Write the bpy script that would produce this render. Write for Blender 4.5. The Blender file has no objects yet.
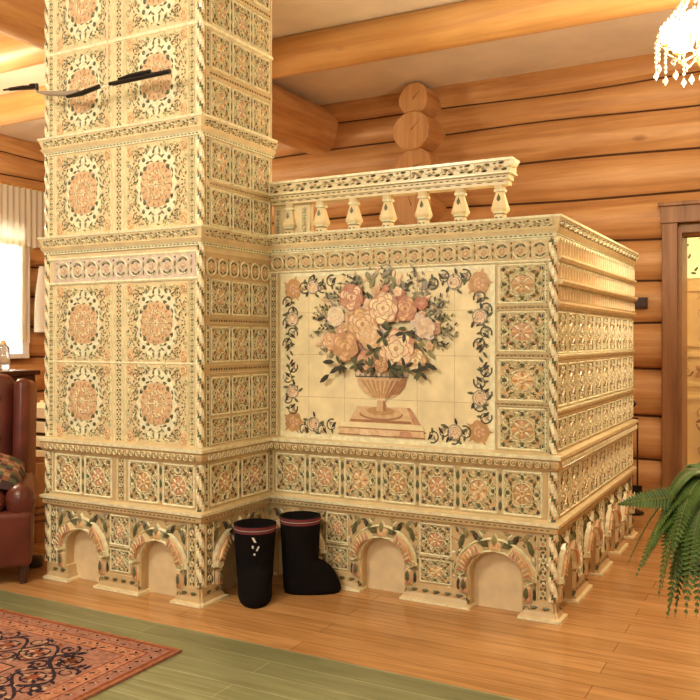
import bpy, bmesh, math, random
from mathutils import Vector, Matrix
PI = math.pi; R = math.radians
sin, cos = math.sin, math.cos
rnd = random.Random(7)
C = bpy.context.scene.collection

# ------------------------------------------------------------ camera, world, light
cam_d = bpy.data.cameras.new('camera'); cam = bpy.data.objects.new('camera', cam_d); C.objects.link(cam)
cam.location = (0, 0, 1.2); cam.rotation_euler = (R(90), 0, R(28.56))
cam_d.sensor_width = 36; cam_d.lens = 836/700*36; cam_d.shift_y = -10.5/700
bpy.context.scene.camera = cam
vs = bpy.context.scene.view_settings
vs.view_transform = 'Standard'; vs.look = 'None'; vs.exposure = 0.36; vs.gamma = 1.0; vs.use_curve_mapping = False
w = bpy.data.worlds.new('world'); bpy.context.scene.world = w; w.use_nodes = True
w.node_tree.nodes['Background'].inputs[0].default_value = (1.0, .89, .74, 1)
w.node_tree.nodes['Background'].inputs[1].default_value = 0.36

def area(name, loc, target, sx, sy, power, col):
    d = bpy.data.lights.new(name, 'AREA'); d.shape = 'RECTANGLE'; d.size = sx; d.size_y = sy; d.energy = power; d.color = col
    o = bpy.data.objects.new(name, d); C.objects.link(o); o.location = loc
    o.rotation_euler = (Vector(target)-Vector(loc)).to_track_quat('-Z', 'Y').to_euler(); return o
def point(name, loc, power, col, size=.15):
    d = bpy.data.lights.new(name, 'POINT'); d.energy = power; d.color = col; d.shadow_soft_size = size
    o = bpy.data.objects.new(name, d); C.objects.link(o); o.location = loc; return o
point('room_key', (-2.7, 0.5, 2.75), 120, (1, .89, .68), .3)  # added key light above the view, stands for no particular fitting
point('room_fill_rear', (-1.0, -1.6, 2.3), 95, (1, .89, .70), .35)  # added fill behind the camera to brighten walls and ceiling
point('room_fill_right', (1.6, 2.2, 2.3), 32, (1, .82, .52), .3)  # added weak fill out of view on the right
point('window_side_fill', (-5.7, 3.6, 2.35), 120, (1, .86, .58), .2)  # added unseen wash that brightens the beams and ceiling at left
area('daylight', (-8.6, 5.7, 1.9), (-4.0, 5.0, 1.2), 3.0, 2.6, 620, (.86, .93, 1.0))

# ------------------------------------------------------------ materials
def mat(name, col, rough=.5, spec=.5, metal=0, emit=None, es=0, trans=0, alpha=1, var=0, vscale=30, bump=0, bscale=60, coat=0):
    m = bpy.data.materials.new(name); m.use_nodes = True; nt = m.node_tree; b = nt.nodes['Principled BSDF']
    b.inputs['Base Color'].default_value = (*col, 1); b.inputs['Roughness'].default_value = rough
    b.inputs['Specular IOR Level'].default_value = spec; b.inputs['Metallic'].default_value = metal
    b.inputs['Transmission Weight'].default_value = trans; b.inputs['Coat Weight'].default_value = coat
    if emit: b.inputs['Emission Color'].default_value = (*emit, 1); b.inputs['Emission Strength'].default_value = es
    if var or bump:
        tc = nt.nodes.new('ShaderNodeTexCoord')
    if var:
        n = nt.nodes.new('ShaderNodeTexNoise'); n.inputs['Scale'].default_value = vscale; n.inputs['Detail'].default_value = 4
        nt.links.new(tc.outputs['Object'], n.inputs['Vector'])
        r = nt.nodes.new('ShaderNodeValToRGB')
        r.color_ramp.elements[0].position = .3; r.color_ramp.elements[1].position = .7
        r.color_ramp.elements[0].color = (*[c*(1-var) for c in col], 1); r.color_ramp.elements[1].color = (*[min(1, c*(1+var)) for c in col], 1)
        nt.links.new(n.outputs['Fac'], r.inputs['Fac']); nt.links.new(r.outputs['Color'], b.inputs['Base Color'])
    if bump:
        n2 = nt.nodes.new('ShaderNodeTexNoise'); n2.inputs['Scale'].default_value = bscale; nt.links.new(tc.outputs['Object'], n2.inputs['Vector'])
        bp = nt.nodes.new('ShaderNodeBump'); bp.inputs['Strength'].default_value = bump; bp.inputs['Distance'].default_value = .01
        nt.links.new(n2.outputs['Fac'], bp.inputs['Height']); nt.links.new(bp.outputs['Normal'], b.inputs['Normal'])
    return m

# glaze palette (indices used by the tile patterns)
GL = dict(
    ground=((.80, .66, .40), .35), white=((.95, .87, .62), .25), green=((.12, .13, .06), .3), olive=((.30, .28, .13), .3),
    ochre=((.56, .33, .16), .35), pink=((.60, .33, .21), .35), peach=((.80, .53, .29), .35), grey=((.33, .30, .24), .35),
    sand=((.78, .56, .34), .35), clay=((.62, .46, .25), .4), buff=((.78, .63, .40), .5), dark=((.055, .05, .035), .35), rose=((.52, .22, .15), .35), lav=((.72, .60, .52), .35),
    mcream=((.90, .78, .50), .3), seam=((.62, .48, .26), .6), tan=((.72, .50, .30), .35), shadow=((.40, .20, .10), .4), blush=((.88, .66, .46), .35))
GN = list(GL); GI = {n: i for i, n in enumerate(GN)}
GM = [mat('glaze_'+n, GL[n][0], GL[n][1], .45, var=.10 if n in ('ground', 'mcream', 'buff', 'clay') else .16, vscale=14 if n in ('ground', 'mcream', 'buff', 'clay') else 45) for n in GN]

def wood(name, c_dark, c_mid, c_light, axis='X', scale=1.0, rough=.45, knots=True, bump=.15):
    m = bpy.data.materials.new(name); m.use_nodes = True; nt = m.node_tree; N = nt.nodes; L = nt.links; b = N['Principled BSDF']
    tc = N.new('ShaderNodeTexCoord'); mp = N.new('ShaderNodeMapping'); L.new(tc.outputs['Object'], mp.inputs[0])
    s = {'X': (.5, 9, 9), 'Y': (9, .5, 9), 'Z': (9, 9, .5)}[axis]
    mp.inputs['Scale'].default_value = [v*scale for v in s]
    n = N.new('ShaderNodeTexNoise'); n.inputs['Scale'].default_value = 1.6; n.inputs['Detail'].default_value = 6; n.inputs['Roughness'].default_value = .65; n.inputs['Distortion'].default_value = .6
    L.new(mp.outputs[0], n.inputs['Vector'])
    r = N.new('ShaderNodeValToRGB'); e = r.color_ramp.elements
    e[0].position = .28; e[0].color = (*c_dark, 1); e[1].position = .72; e[1].color = (*c_light, 1)
    q = e.new(.5); q.color = (*c_mid, 1); L.new(n.outputs['Fac'], r.inputs[0])
    out = r.outputs[0]
    n3 = N.new('ShaderNodeTexNoise'); n3.inputs['Scale'].default_value = .9; L.new(tc.outputs['Object'], n3.inputs['Vector'])
    mx = N.new('ShaderNodeMix'); mx.data_type = 'RGBA'; mx.blend_type = 'MULTIPLY'; mx.inputs[0].default_value = 1
    r3 = N.new('ShaderNodeValToRGB'); r3.color_ramp.elements[0].position = .35; r3.color_ramp.elements[1].position = .65
    r3.color_ramp.elements[0].color = (.78, .70, .62, 1); r3.color_ramp.elements[1].color = (1, 1, 1, 1)
    L.new(n3.outputs['Fac'], r3.inputs[0]); L.new(out, mx.inputs[6]); L.new(r3.outputs[0], mx.inputs[7]); out = mx.outputs[2]
    if knots:
        mp2 = N.new('ShaderNodeMapping'); L.new(tc.outputs['Object'], mp2.inputs[0])
        mp2.inputs['Scale'].default_value = {'X': (1.3, 3.2, 3.2), 'Y': (3.2, 1.3, 3.2), 'Z': (3.2, 3.2, 1.3)}[axis]
        v = N.new('ShaderNodeTexVoronoi'); v.inputs['Scale'].default_value = 1.0; L.new(mp2.outputs[0], v.inputs['Vector'])
        r2 = N.new('ShaderNodeValToRGB'); r2.color_ramp.elements[0].position = .03; r2.color_ramp.elements[1].position = .10
        r2.color_ramp.elements[0].color = (.35, .2, .12, 1); r2.color_ramp.elements[1].color = (1, 1, 1, 1)
        L.new(v.outputs['Distance'], r2.inputs[0])
        m2 = N.new('ShaderNodeMix'); m2.data_type = 'RGBA'; m2.blend_type = 'MULTIPLY'; m2.inputs[0].default_value = .8
        L.new(out, m2.inputs[6]); L.new(r2.outputs[0], m2.inputs[7]); out = m2.outputs[2]
    L.new(out, b.inputs['Base Color']); b.inputs['Roughness'].default_value = rough
    bp = N.new('ShaderNodeBump'); bp.inputs['Strength'].default_value = bump; bp.inputs['Distance'].default_value = .01
    L.new(n.outputs['Fac'], bp.inputs['Height']); L.new(bp.outputs['Normal'], b.inputs['Normal'])
    return m
LOGX = wood('log_wood_x', (.48, .22, .08), (.68, .37, .15), (.84, .52, .25), 'X')
LOGY = wood('log_wood_y', (.48, .22, .08), (.68, .37, .15), (.84, .52, .25), 'Y')
BEAMX = wood('beam_wood', (.58, .30, .10), (.76, .44, .16), (.86, .56, .24), 'X')
ENDG = wood('end_grain', (.52, .26, .10), (.66, .36, .15), (.76, .46, .22), 'Z', 1.5, knots=False)
CASING = wood('casing_wood', (.20, .085, .03), (.33, .16, .065), (.45, .23, .10), 'Z', knots=False)
DARKW = wood('dark_wood', (.03, .012, .007), (.06, .02, .012), (.10, .04, .02), 'Z', knots=False, rough=.3)
BROWNW = wood('brown_wood', (.16, .06, .03), (.26, .10, .05), (.36, .15, .07), 'X', knots=False)
MOSS = mat('seam_caulk', (.13, .05, .02), .9)
CEIL = mat('ceiling_boards', (.86, .77, .64), .7, var=.08, vscale=3)

def floor_mat(name, c1, c2, gap, rough):
    m = bpy.data.materials.new(name); m.use_nodes = True; nt = m.node_tree; N = nt.nodes; L = nt.links; b = N['Principled BSDF']
    tc = N.new('ShaderNodeTexCoord')
    br = N.new('ShaderNodeTexBrick'); L.new(tc.outputs['Object'], br.inputs['Vector'])
    br.offset = .37; br.inputs['Scale'].default_value = 1; br.inputs['Brick Width'].default_value = 1.75; br.inputs['Row Height'].default_value = .118
    br.inputs['Mortar Size'].default_value = .0022; br.inputs['Mortar Smooth'].default_value = .3
    br.inputs['Color1'].default_value = (*c1, 1); br.inputs['Color2'].default_value = (*c2, 1); br.inputs['Mortar'].default_value = (*gap, 1)
    mp = N.new('ShaderNodeMapping'); mp.inputs['Scale'].default_value = (1.2, 16, 1); L.new(tc.outputs['Object'], mp.inputs[0])
    n = N.new('ShaderNodeTexNoise'); n.inputs['Scale'].default_value = 2.2; n.inputs['Detail'].default_value = 7; n.inputs['Distortion'].default_value = .8; L.new(mp.outputs[0], n.inputs['Vector'])
    r = N.new('ShaderNodeValToRGB'); r.color_ramp.elements[0].position = .3; r.color_ramp.elements[1].position = .72
    r.color_ramp.elements[0].color = (.68, .62, .56, 1); r.color_ramp.elements[1].color = (1.15, 1.12, 1.1, 1); L.new(n.outputs['Fac'], r.inputs[0])
    mx = N.new('ShaderNodeMix'); mx.data_type = 'RGBA'; mx.blend_type = 'MULTIPLY'; mx.inputs[0].default_value = .85
    L.new(br.outputs['Color'], mx.inputs[6]); L.new(r.outputs[0], mx.inputs[7]); L.new(mx.outputs[2], b.inputs['Base Color'])
    b.inputs['Roughness'].default_value = rough
    bp = N.new('ShaderNodeBump'); bp.inputs['Strength'].default_value = .12; bp.inputs['Distance'].default_value = .004
    L.new(n.outputs['Fac'], bp.inputs['Height']); L.new(bp.outputs['Normal'], b.inputs['Normal'])
    return m
FLOOR = floor_mat('floor_boards', (.50, .265, .10), (.62, .35, .145), (.30, .15, .06), .20)
GREENF = floor_mat('green_floor_boards', (.215, .235, .125), (.28, .30, .165), (.46, .46, .30), .28)

# ------------------------------------------------------------ mesh helpers
class MB:
    def __init__(s): s.v = []; s.f = []; s.m = []
    def add(s, vs, fs, mi=0):
        o = len(s.v); s.v += [tuple(p) for p in vs]; s.f += [tuple(i+o for i in f) for f in fs]
        s.m += [mi]*len(fs) if isinstance(mi, int) else list(mi)
    def box(s, a, b, mi=0, bev=0):
        x0, y0, z0 = a; x1, y1, z1 = b
        if not bev:
            s.add([(x0, y0, z0), (x1, y0, z0), (x1, y1, z0), (x0, y1, z0), (x0, y0, z1), (x1, y0, z1), (x1, y1, z1), (x0, y1, z1)],
                  [(0, 3, 2, 1), (4, 5, 6, 7), (0, 1, 5, 4), (1, 2, 6, 5), (2, 3, 7, 6), (3, 0, 4, 7)], mi); return
        bm = bmesh.new(); bmesh.ops.create_cube(bm, size=1)
        for v in bm.verts: v.co = Vector(((x0+x1)/2+v.co.x*(x1-x0), (y0+y1)/2+v.co.y*(y1-y0), (z0+z1)/2+v.co.z*(z1-z0)))
        bmesh.ops.bevel(bm, geom=bm.edges[:], offset=bev, segments=3, profile=.5, affect='EDGES')
        bm.verts.index_update(); s.add([v.co[:] for v in bm.verts], [[v.index for v in f.verts] for f in bm.faces], mi); bm.free()
    def lathe(s, c, prof, n=16, mi=0, caps=True, ax='Z', sx=1, sy=1):
        vs = []
        for r, z in prof:
            for k in range(n):
                a = 2*PI*k/n; p = (r*cos(a)*sx, r*sin(a)*sy, z)
                if ax == 'X': p = (p[2], p[0], p[1])
                if ax == 'Y': p = (p[0], p[2], p[1])
                vs.append((c[0]+p[0], c[1]+p[1], c[2]+p[2]))
        fs = []; mm = []
        for i in range(len(prof)-1):
            for k in range(n):
                q = (i*n+k, i*n+(k+1) % n, (i+1)*n+(k+1) % n, (i+1)*n+k)
                fs.append(q if ax != 'Y' else q[::-1])
        if caps: fs += [tuple(range(n))[::-1], tuple((len(prof)-1)*n+k for k in range(n))]
        s.add(vs, fs, mi)
    def tube(s, pts, rad, n=8, mi=0):
        pts = [Vector(p) for p in pts]; rs = rad if isinstance(rad, (list, tuple)) else [rad]*len(pts)
        vs = []; up = Vector((0, 0, 1)); prev = None
        for i, p in enumerate(pts):
            t = (pts[min(i+1, len(pts)-1)]-pts[max(i-1, 0)]).normalized()
            if prev is None: a = t.cross(up) if abs(t.z) < .95 else t.cross(Vector((1, 0, 0)))
            else: a = prev-t*prev.dot(t)
            a.normalize(); prev = a; b = t.cross(a)
            for k in range(n):
                q = 2*PI*k/n; vs.append(p+a*cos(q)*rs[i]+b*sin(q)*rs[i])
        fs = [(i*n+k, i*n+(k+1) % n, (i+1)*n+(k+1) % n, (i+1)*n+k) for i in range(len(pts)-1) for k in range(n)]
        fs += [tuple(range(n))[::-1], tuple((len(pts)-1)*n+k for k in range(n))]
        s.add(vs, fs, mi)
    def sweep(s, path, prof, mi=0):
        """mitred moulding: path of (x, y), profile of (out, z); out is to the right of travel"""
        n = len(path); offs = []
        for i in range(n):
            d = []
            if i > 0: e = Vector(path[i])-Vector(path[i-1]); d.append(Vector((e.y, -e.x)).normalized())
            if i < n-1: e = Vector(path[i+1])-Vector(path[i]); d.append(Vector((e.y, -e.x)).normalized())
            offs.append(d[0] if len(d) == 1 else (d[0]+d[1])/(1+d[0].dot(d[1])))
        vs = [(path[i][0]+offs[i].x*o, path[i][1]+offs[i].y*o, z) for i in range(n) for (o, z) in prof]
        k = len(prof); fs = []; ms = []
        for i in range(n-1):
            for j in range(k-1):
                fs.append((i*k+j, (i+1)*k+j, (i+1)*k+j+1, i*k+j+1)); ms.append(mi if isinstance(mi, int) else mi[j])
        fs += [tuple(range(k)), tuple((n-1)*k+j for j in range(k))[::-1]]; ms += [ms[0]]*2
        s.add(vs, fs, ms)
    def place(s, pat, O, U, V, N, su=1, sv=1, sn=1):
        ox, oy, oz = O
        ux, uy, uz = [c*su for c in U]; vx, vy, vz = [c*sv for c in V]; nx, ny, nz = [c*sn for c in N]
        o = len(s.v)
        s.v += [(ox+u*ux+v*vx+h*nx, oy+u*uy+v*vy+h*ny, oz+u*uz+v*vz+h*nz) for u, v, h in pat.v]
        s.f += [tuple(i+o for i in f) for f in pat.f]; s.m += pat.m
    def build(s, name, mats, parent=None, smooth=False, loc=None, **tags):
        me = bpy.data.meshes.new(name); me.from_pydata(s.v, [], s.f)
        if not isinstance(mats, (list, tuple)): mats = [mats]
        used = sorted(set(s.m)); rm = {u: i for i, u in enumerate(used)}
        for u in used: me.materials.append(mats[u])
        me.polygons.foreach_set('material_index', [rm[u] for u in s.m])
        if smooth: me.polygons.foreach_set('use_smooth', [True]*len(s.f))
        me.update(); o = bpy.data.objects.new(name, me); C.objects.link(o)
        if parent: o.parent = parent
        if loc: o.location = loc
        for k, v in tags.items(): o[k] = v
        return o

def thing(name, label, cat, loc=(0, 0, 0), rz=0, group=None):
    o = bpy.data.objects.new(name, None); C.objects.link(o); o.location = loc; o.rotation_euler = (0, 0, rz); o.empty_display_size = .1
    tag(o, label, cat, group); return o
def tag(o, label, cat, group=None):
    o['label'] = label; o['category'] = cat
    if group: o['group'] = group
    return o

# ------------------------------------------------------------ pattern language (u, v, height)
class Pat(MB):
    def leaf(s, x, y, a, l, wd, m, h=.004, z0=0.0006):
        ca, sa = cos(a), sin(a)
        def q(t, d, hh): return (x+ca*t*l-sa*d*wd, y+sa*t*l+ca*d*wd, hh)
        o = [q(0, 0, z0), q(.3, -.42, z0), (q(.7, -.38, z0)), q(1, 0, z0), q(.7, .38, z0), q(.3, .42, z0), q(.5, 0, z0+h)]
        s.add(o, [(i, (i+1) % 6, 6) for i in range(6)], GI[m])
    def disc(s, x, y, r, m, h=.004, n=7, z0=.0008, ry=None):
        ry = ry or r
        s.add([(x+r*cos(2*PI*k/n), y+ry*sin(2*PI*k/n), z0) for k in range(n)]+[(x, y, z0+h)], [(k, (k+1) % n, n) for k in range(n)], GI[m])
    def stroke(s, pts, wd, m, h=.004, z0=.0006, taper=False):
        n = len(pts); vs = []
        for i, (x, y) in enumerate(pts):
            a = pts[max(i-1, 0)]; b = pts[min(i+1, n-1)]; dx, dy = b[0]-a[0], b[1]-a[1]; L = math.hypot(dx, dy) or 1
            k = wd/2*(1-.75*abs(2*i/(n-1)-1) if taper is True else (1-.8*i/(n-1) if taper == 'end' else 1))
            vs += [(x+dy/L*k, y-dx/L*k, z0), (x, y, z0+h), (x-dy/L*k, y+dx/L*k, z0)]
        fs = []
        for i in range(n-1):
            a = i*3; fs += [(a, a+3, a+4, a+1), (a+1, a+4, a+5, a+2)]
        s.add(vs, fs, GI[m])
    def ring(s, x, y, r, wd, m, n=12, h=.004, ry=None, z0=.0006, a0=0, a1=2*PI):
        ry = ry or r
        s.stroke([(x+r*cos(a0+(a1-a0)*k/n), y+ry*sin(a0+(a1-a0)*k/n)) for k in range(n+1)], wd, m, h, z0)
    def rect(s, x0, y0, x1, y1, wd, m, h=.005):
        for a, b in (((x0, y0), (x1, y0)), ((x1, y0), (x1, y1)), ((x1, y1), (x0, y1)), ((x0, y1), (x0, y0))): s.stroke([a, b], wd, m, h)
    def flat(s, pts, m, z=.0003):
        s.add([(x, y, z) for x, y in pts], [tuple(range(len(pts)))], GI[m])
    def quad(s, x0, y0, x1, y1, m, z=.0003): s.flat([(x0, y0), (x1, y0), (x1, y1), (x0, y1)], m, z)
    def dome(s, pts, m, h=.015, z0=.001, inner=.55, m2=None):
        n = len(pts); cx = sum(p[0] for p in pts)/n; cy = sum(p[1] for p in pts)/n
        vs = [(x, y, z0) for x, y in pts]+[(x, y, z0+h*.75) for x, y in [(cx+(x-cx)*.82, cy+(y-cy)*.82) for x, y in pts]]+[(cx+(x-cx)*inner*.6, cy+(y-cy)*inner*.6, z0+h) for x, y in pts]
        fs = [(i, (i+1) % n, n+(i+1) % n, n+i) for i in range(n)]
        s.add(vs, fs, GI[m]); mm = GI[m2 or m]
        o = len(s.v)-3*n
        s.f += [tuple(o+k for k in (n+i, n+(i+1) % n, 2*n+(i+1) % n, 2*n+i)) for i in range(n)]+[tuple(o+2*n+i for i in range(n))]; s.m += [mm]*(n+1)
    def flower(s, x, y, r, n, m, mc, h=.005, a0=0, wd=None, z0=.0008):
        for k in range(n): s.leaf(x, y, a0+2*PI*k/n, r, wd or r*1.5/n*2.2, m, h, z0)
        s.disc(x, y, r*.28, mc, h*1.3, z0=z0+.001)
    def fill4(s, n, cond, mats, l0, l1, wd, seed, h=.004, z0=.0006):
        r = random.Random(seed); pts = []; k = 0
        while len(pts) < n and k < 4000:
            k += 1; x, y = r.uniform(.01, .46), r.uniform(.01, .46)
            if not cond(x, y) or any((x-a)**2+(y-b)**2 < (l0*.62)**2 for a, b in pts): continue
            pts.append((x, y)); a = r.random()*PI; L = r.uniform(l0, l1); m = r.choice(mats)
            for sx in (-1, 1):
                for sy in (-1, 1):
                    ca, sa = cos(a)*sx, sin(a)*sy; s.leaf(x*sx-ca*L/2, y*sy-sa*L/2, math.atan2(sa, ca), L, wd, m, h, z0)
    def scroll(s, x, y, r, a, turn, wd, m, steps=9, tot=1.35, h=.004, z0=.0006):
        pts = []
        for k in range(steps):
            t = k/(steps-1); q = a+turn*t*tot*2*PI; rr = r*(1-.8*t); pts.append((x+rr*cos(q), y+rr*sin(q)))
        s.stroke(pts, wd, m, h, z0, taper='end')
    def merge(s, p, x=0, y=0, su=1, sv=1, sh=1, rot=0):
        ca, sa = cos(rot), sin(rot); o = len(s.v)
        s.v += [(x+(ca*u*su-sa*v*sv), y+(sa*u*su+ca*v*sv), h*sh) for u, v, h in p.v]
        s.f += [tuple(i+o for i in f) for f in p.f]; s.m += p.m

def P_square(var=0):
    """small square tile, unit cell centred: ochre rosette, white interlace, green leaves"""
    p = Pat()
    p.rect(-.46, -.46, .46, .46, .06, 'white', .006)
    c1, c2 = [('ochre', 'peach'), ('pink', 'peach'), ('peach', 'ochre')][var % 3]
    p.disc(0, 0, .22, c1, .004, 10, .0004)
    for k in range(8):
        a = k*PI/4
        p.leaf(.06*cos(a), .06*sin(a), a, .16, .07, 'white' if k % 2 else c2, .006, .002)
        p.leaf(.22*cos(a+.39), .22*sin(a+.39), a+.39+PI/2, .09, .04, 'olive', .005, .001)
    p.ring(0, 0, .055, .03, 'white', 8, .008, z0=.003); p.ring(0, 0, .235, .028, 'white', 16, .006)
    for k in range(4):
        a = PI/4+k*PI/2; x, y = .42*cos(a), .42*sin(a)
        p.leaf(x, y, a-PI/2-.9, .18, .08, 'green', .005); p.leaf(x, y, a+PI/2+.9, .18, .08, 'green', .005)
        p.leaf(x*1.15, y*1.15, a+PI, .20, .07, c1, .005)
        p.disc(.53*cos(a), .53*sin(a), .045, 'dark', .003)
        b = k*PI/2
        p.ring(.34*cos(b), .34*sin(b), .075, .028, 'white', 8, .006); p.disc(.34*cos(b), .34*sin(b), .038, 'green', .004)
        for sg in (-1, 1):
            p.leaf(.42*cos(b)-sg*.10*sin(b), .42*sin(b)+sg*.10*cos(b), b+PI+sg*1.2, .16, .055, 'green', .004)
            p.scroll(.33*cos(a)+.12*sg*cos(a+PI/2), .33*sin(a)+.12*sg*sin(a+PI/2), .07, a+sg*.6, sg, .026, 'white', 7, 1.1, .006)
    p.fill4(30, lambda x, y: x*x+y*y > .25**2 and x < .42 and y < .42, ['olive', 'white', 'green', 'white', c1, 'white'], .06, .10, .034, 40+var, .004)
    return p

def P_medal():
    """large medallion tile centred in a unit square"""
    p = Pat()
    def octo(rx, ry, k1=.05, k2=.0, n=24): return [(rx*cos(2*PI*k/n)*(1+k1*cos(8*PI*k/n)+k2*cos(4*PI*k/n)), ry*sin(2*PI*k/n)*(1+k1*cos(8*PI*k/n)+k2*cos(4*PI*k/n))) for k in range(n)]
    def sq_(rx, ry, e, sc=0, n=48): return [(rx*math.copysign(abs(cos(2*PI*k/n))**e, cos(2*PI*k/n))*(1+sc*cos(2*PI*k/n*12)), ry*math.copysign(abs(sin(2*PI*k/n))**e, sin(2*PI*k/n))*(1+sc*cos(2*PI*k/n*12))) for k in range(n)]
    p.dome(sq_(.315, .425, .78, .035), 'white', .0018, .0003, .97)
    p.dome(sq_(.245, .262, .74, .02), 'tan', .003, .002, .92)
    rr9 = random.Random(4)
    for k in range(34):
        a = rr9.random()*2*PI; t = rr9.random()**.5
        p.leaf(.20*t*cos(a), .22*t*sin(a), rr9.random()*6.28, .045, .018, rr9.choice(['olive', 'pink', 'ochre', 'olive', 'rose']), .003, .005)
    for sy in (-1, 1):
        for sx in (-1, 1):
            p.leaf(.03*sx, .43*sy, -sy*(PI/2-.5*sx), .07, .028, 'olive', .004, .003); p.leaf(.12*sx, .42*sy, -sy*(PI/2-.7*sx), .08, .03, 'green', .004, .003)
            p.leaf(.07*sx, .30*sy, sy*(PI/2-.9*sx), .07, .028, 'green', .004, .003); p.leaf(.315*sx, .10*sy, PI/2*sy+.4*sx, .08, .026, 'olive', .004, .003)
            p.disc(.20*sx, .30*sy, .028, 'green', .004, z0=.003); p.disc(.28*sx, .22*sy, .02, 'olive', .004, z0=.003)
    for rr, n, m, ln in ((.185, 18, 'ochre', .05), (.13, 14, 'pink', .045), (.075, 9, 'ochre', .05)):
        for k in range(n):
            a = 2*PI*(k+.5*(n == 12))/n
            p.leaf(rr*cos(a), rr*1.08*sin(a), a, ln, .032, m, .004, .0045)
    for k in range(14):
        a = 2*PI*k/14; p.ring(.135*cos(a), .145*sin(a), .026, .011, 'white', 6, .004, z0=.005)
    p.flower(0, 0, .055, 6, 'white', 'pink', .005, z0=.006)
    p.stroke([(-.2, 0), (.2, 0)], .010, 'white', .003, .007)
    for k in range(16):                                   # leaf ticks round the rosette
        a = 2*PI*(k+.5)/16; p.leaf(.250*cos(a), .275*sin(a), a+PI/2+(.35 if k % 2 else -.35), .06, .024, 'green' if k % 4 in (1, 2) else 'olive', .004, .003)
    for k in range(4):
        a = k*PI/2+PI/4
        p.disc(.24*cos(a)*1.06, .26*sin(a)*1.06, .030, 'green', .005, z0=.003)
        for sg in (-1, 1):
            p.leaf(.29*cos(a+sg*.16), .31*sin(a+sg*.16), a+sg*2.0, .07, .03, 'green', .005, .003)
            p.leaf(.30*cos(a+sg*.5), .335*sin(a+sg*.5), a+sg*1.9, .07, .028, 'olive', .005, .003)
            p.leaf(.315*cos(a+sg*.62), .36*sin(a+sg*.62), a+sg*1.1, .05, .02, 'green', .005, .003)
            p.scroll(.40*cos(a+sg*.38), .43*sin(a+sg*.38), .045, a, sg, .016, 'white', 7, 1.1, .006)
    for k in range(30):                                   # outer ring of short dashes
        a = 2*PI*(k+.5)/30
        p.leaf(.345*math.copysign(abs(cos(a))**.8, cos(a)), .445*math.copysign(abs(sin(a))**.8, sin(a)), a+PI/2+(.4 if k % 2 else -.4), .055, .024, 'green' if k % 3 else 'olive', .005)
    for sx in (-1, 1):
        for sy in (-1, 1):
            p.disc(.42*sx, .42*sy, .08, 'peach', .003, 9, .0005)
            p.flower(.42*sx, .42*sy, .070, 7, 'ochre', 'peach', .005); p.ring(.42*sx, .42*sy, .045, .012, 'white', 8, .004, z0=.004)
            p.scroll(.13*sx, .455*sy, .042, 0, sx*sy, .016, 'white', 7, 1.1, .006); p.scroll(.455*sx, .13*sy, .038, PI/2, sx*sy, .016, 'white', 7, 1.1, .006)
            p.scroll(.30*sx, .455*sy, .035, 0, -sx*sy, .014, 'white', 7, 1.1, .006); p.scroll(.465*sx, .28*sy, .035, PI/2, -sx*sy, .014, 'white', 7, 1.1, .006)
    p.fill4(48, lambda x, y: (x/.33)**2.6+(y/.44)**2.6 > 1.0 and (x-.42)**2+(y-.42)**2 > .0060 and x < .47, ['green', 'olive', 'green', 'white', 'grey', 'ochre'], .035, .06, .02, 5, .005)
    for sx in (-1, 1): p.stroke([(.485*sx, -.49), (.485*sx, .49)], .014, 'white', .005)
    return p

def P_strip(n=4, big=.16):
    """narrow vertical strip: unit width 1 x n cells of height 1, origin at bottom centre"""
    p = Pat()
    for e in (-.45, .45): p.stroke([(e, 0), (e, n)], .11, 'white', .006)
    for i in range(n):
        y = i+.5
        p.ring(0, y, .17, .09, 'white', 8, .006)
        p.disc(0, y, .11, 'pink' if i % 2 else 'olive', .005)
        for sx in (-1, 1):
            p.leaf(.22*sx, y-.40, PI/2+.5*sx, .34, .16, 'green', .005)
            p.leaf(.22*sx, y+.40, -PI/2-.5*sx, .34, .16, 'green', .005)
        p.disc(0, y+.5, .07, 'dark', .004)
    return p

def P_circles():
    """unit square cell with a pair of hooped leaves, used along horizontal borders"""
    p = Pat()
    p.ring(0, 0, .40, .09, 'white', 12, .006)
    for sy in (-1, 1):
        for k in range(3):
            a = PI/2*sy+(k-1)*.62
            p.leaf(.29*cos(a)+.1*sin(a), .29*sin(a)-.1*cos(a), a+PI/2, .24, .11, 'green' if k != 1 else 'grey', .006)
    p.flower(0, 0, .20, 6, 'tan', 'white', .005)
    for sx in (-1, 1):
        p.leaf(.5*sx, -.05, PI/2, .30, .14, 'ochre', .005); p.leaf(.5*sx, -.1, -PI/2, .28, .10, 'olive', .004)
        p.disc(.5*sx, .38, .05, 'green', .004)
    return p
def P_rinceau():
    """unit 2x1 cell for sloping cornice fascias: S scrolls with leaves"""
    p = Pat()
    p.stroke([(-1+2*t/10, .22*sin(2*PI*t/10)) for t in range(11)], .09, 'white', .006)
    for c, sg in ((-.5, 1), (.5, -1)):
        p.scroll(c, .0, .26, PI/2*sg, -sg, .07, 'white', 8, 1.1, .005)
        p.leaf(c-.42, .30*sg, -.5*sg, .40, .30, 'green', .006); p.leaf(c+.05, .38*sg, -.4*sg, .38, .30, 'green', .006)
        p.leaf(c-.15, -.36*sg, .2, .40, .28, 'dark', .006); p.leaf(c-.46, -.30*sg, .5, .28, .22, 'olive', .006)
        p.leaf(c-.35, -.12*sg, .9*sg, .26, .14, 'pink', .005); p.disc(c, 0, .1, 'pink', .005)
    p.stroke([(1, -.5), (1, .5)], .07, 'white', .005)
    return p
def P_dash():
    p = Pat(); p.leaf(-.36, 0, 0, .72, .5, 'green', .004); p.disc(.5, 0, .12, 'white', .004); return p
def P_egg():
    p = Pat(); p.ring(0, 0, .34, .14, 'white', 9, .006, ry=.38); p.disc(0, 0, .2, 'tan', .007, ry=.24); p.leaf(.5, -.4, PI/2, .7, .16, 'olive', .004); return p
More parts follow.
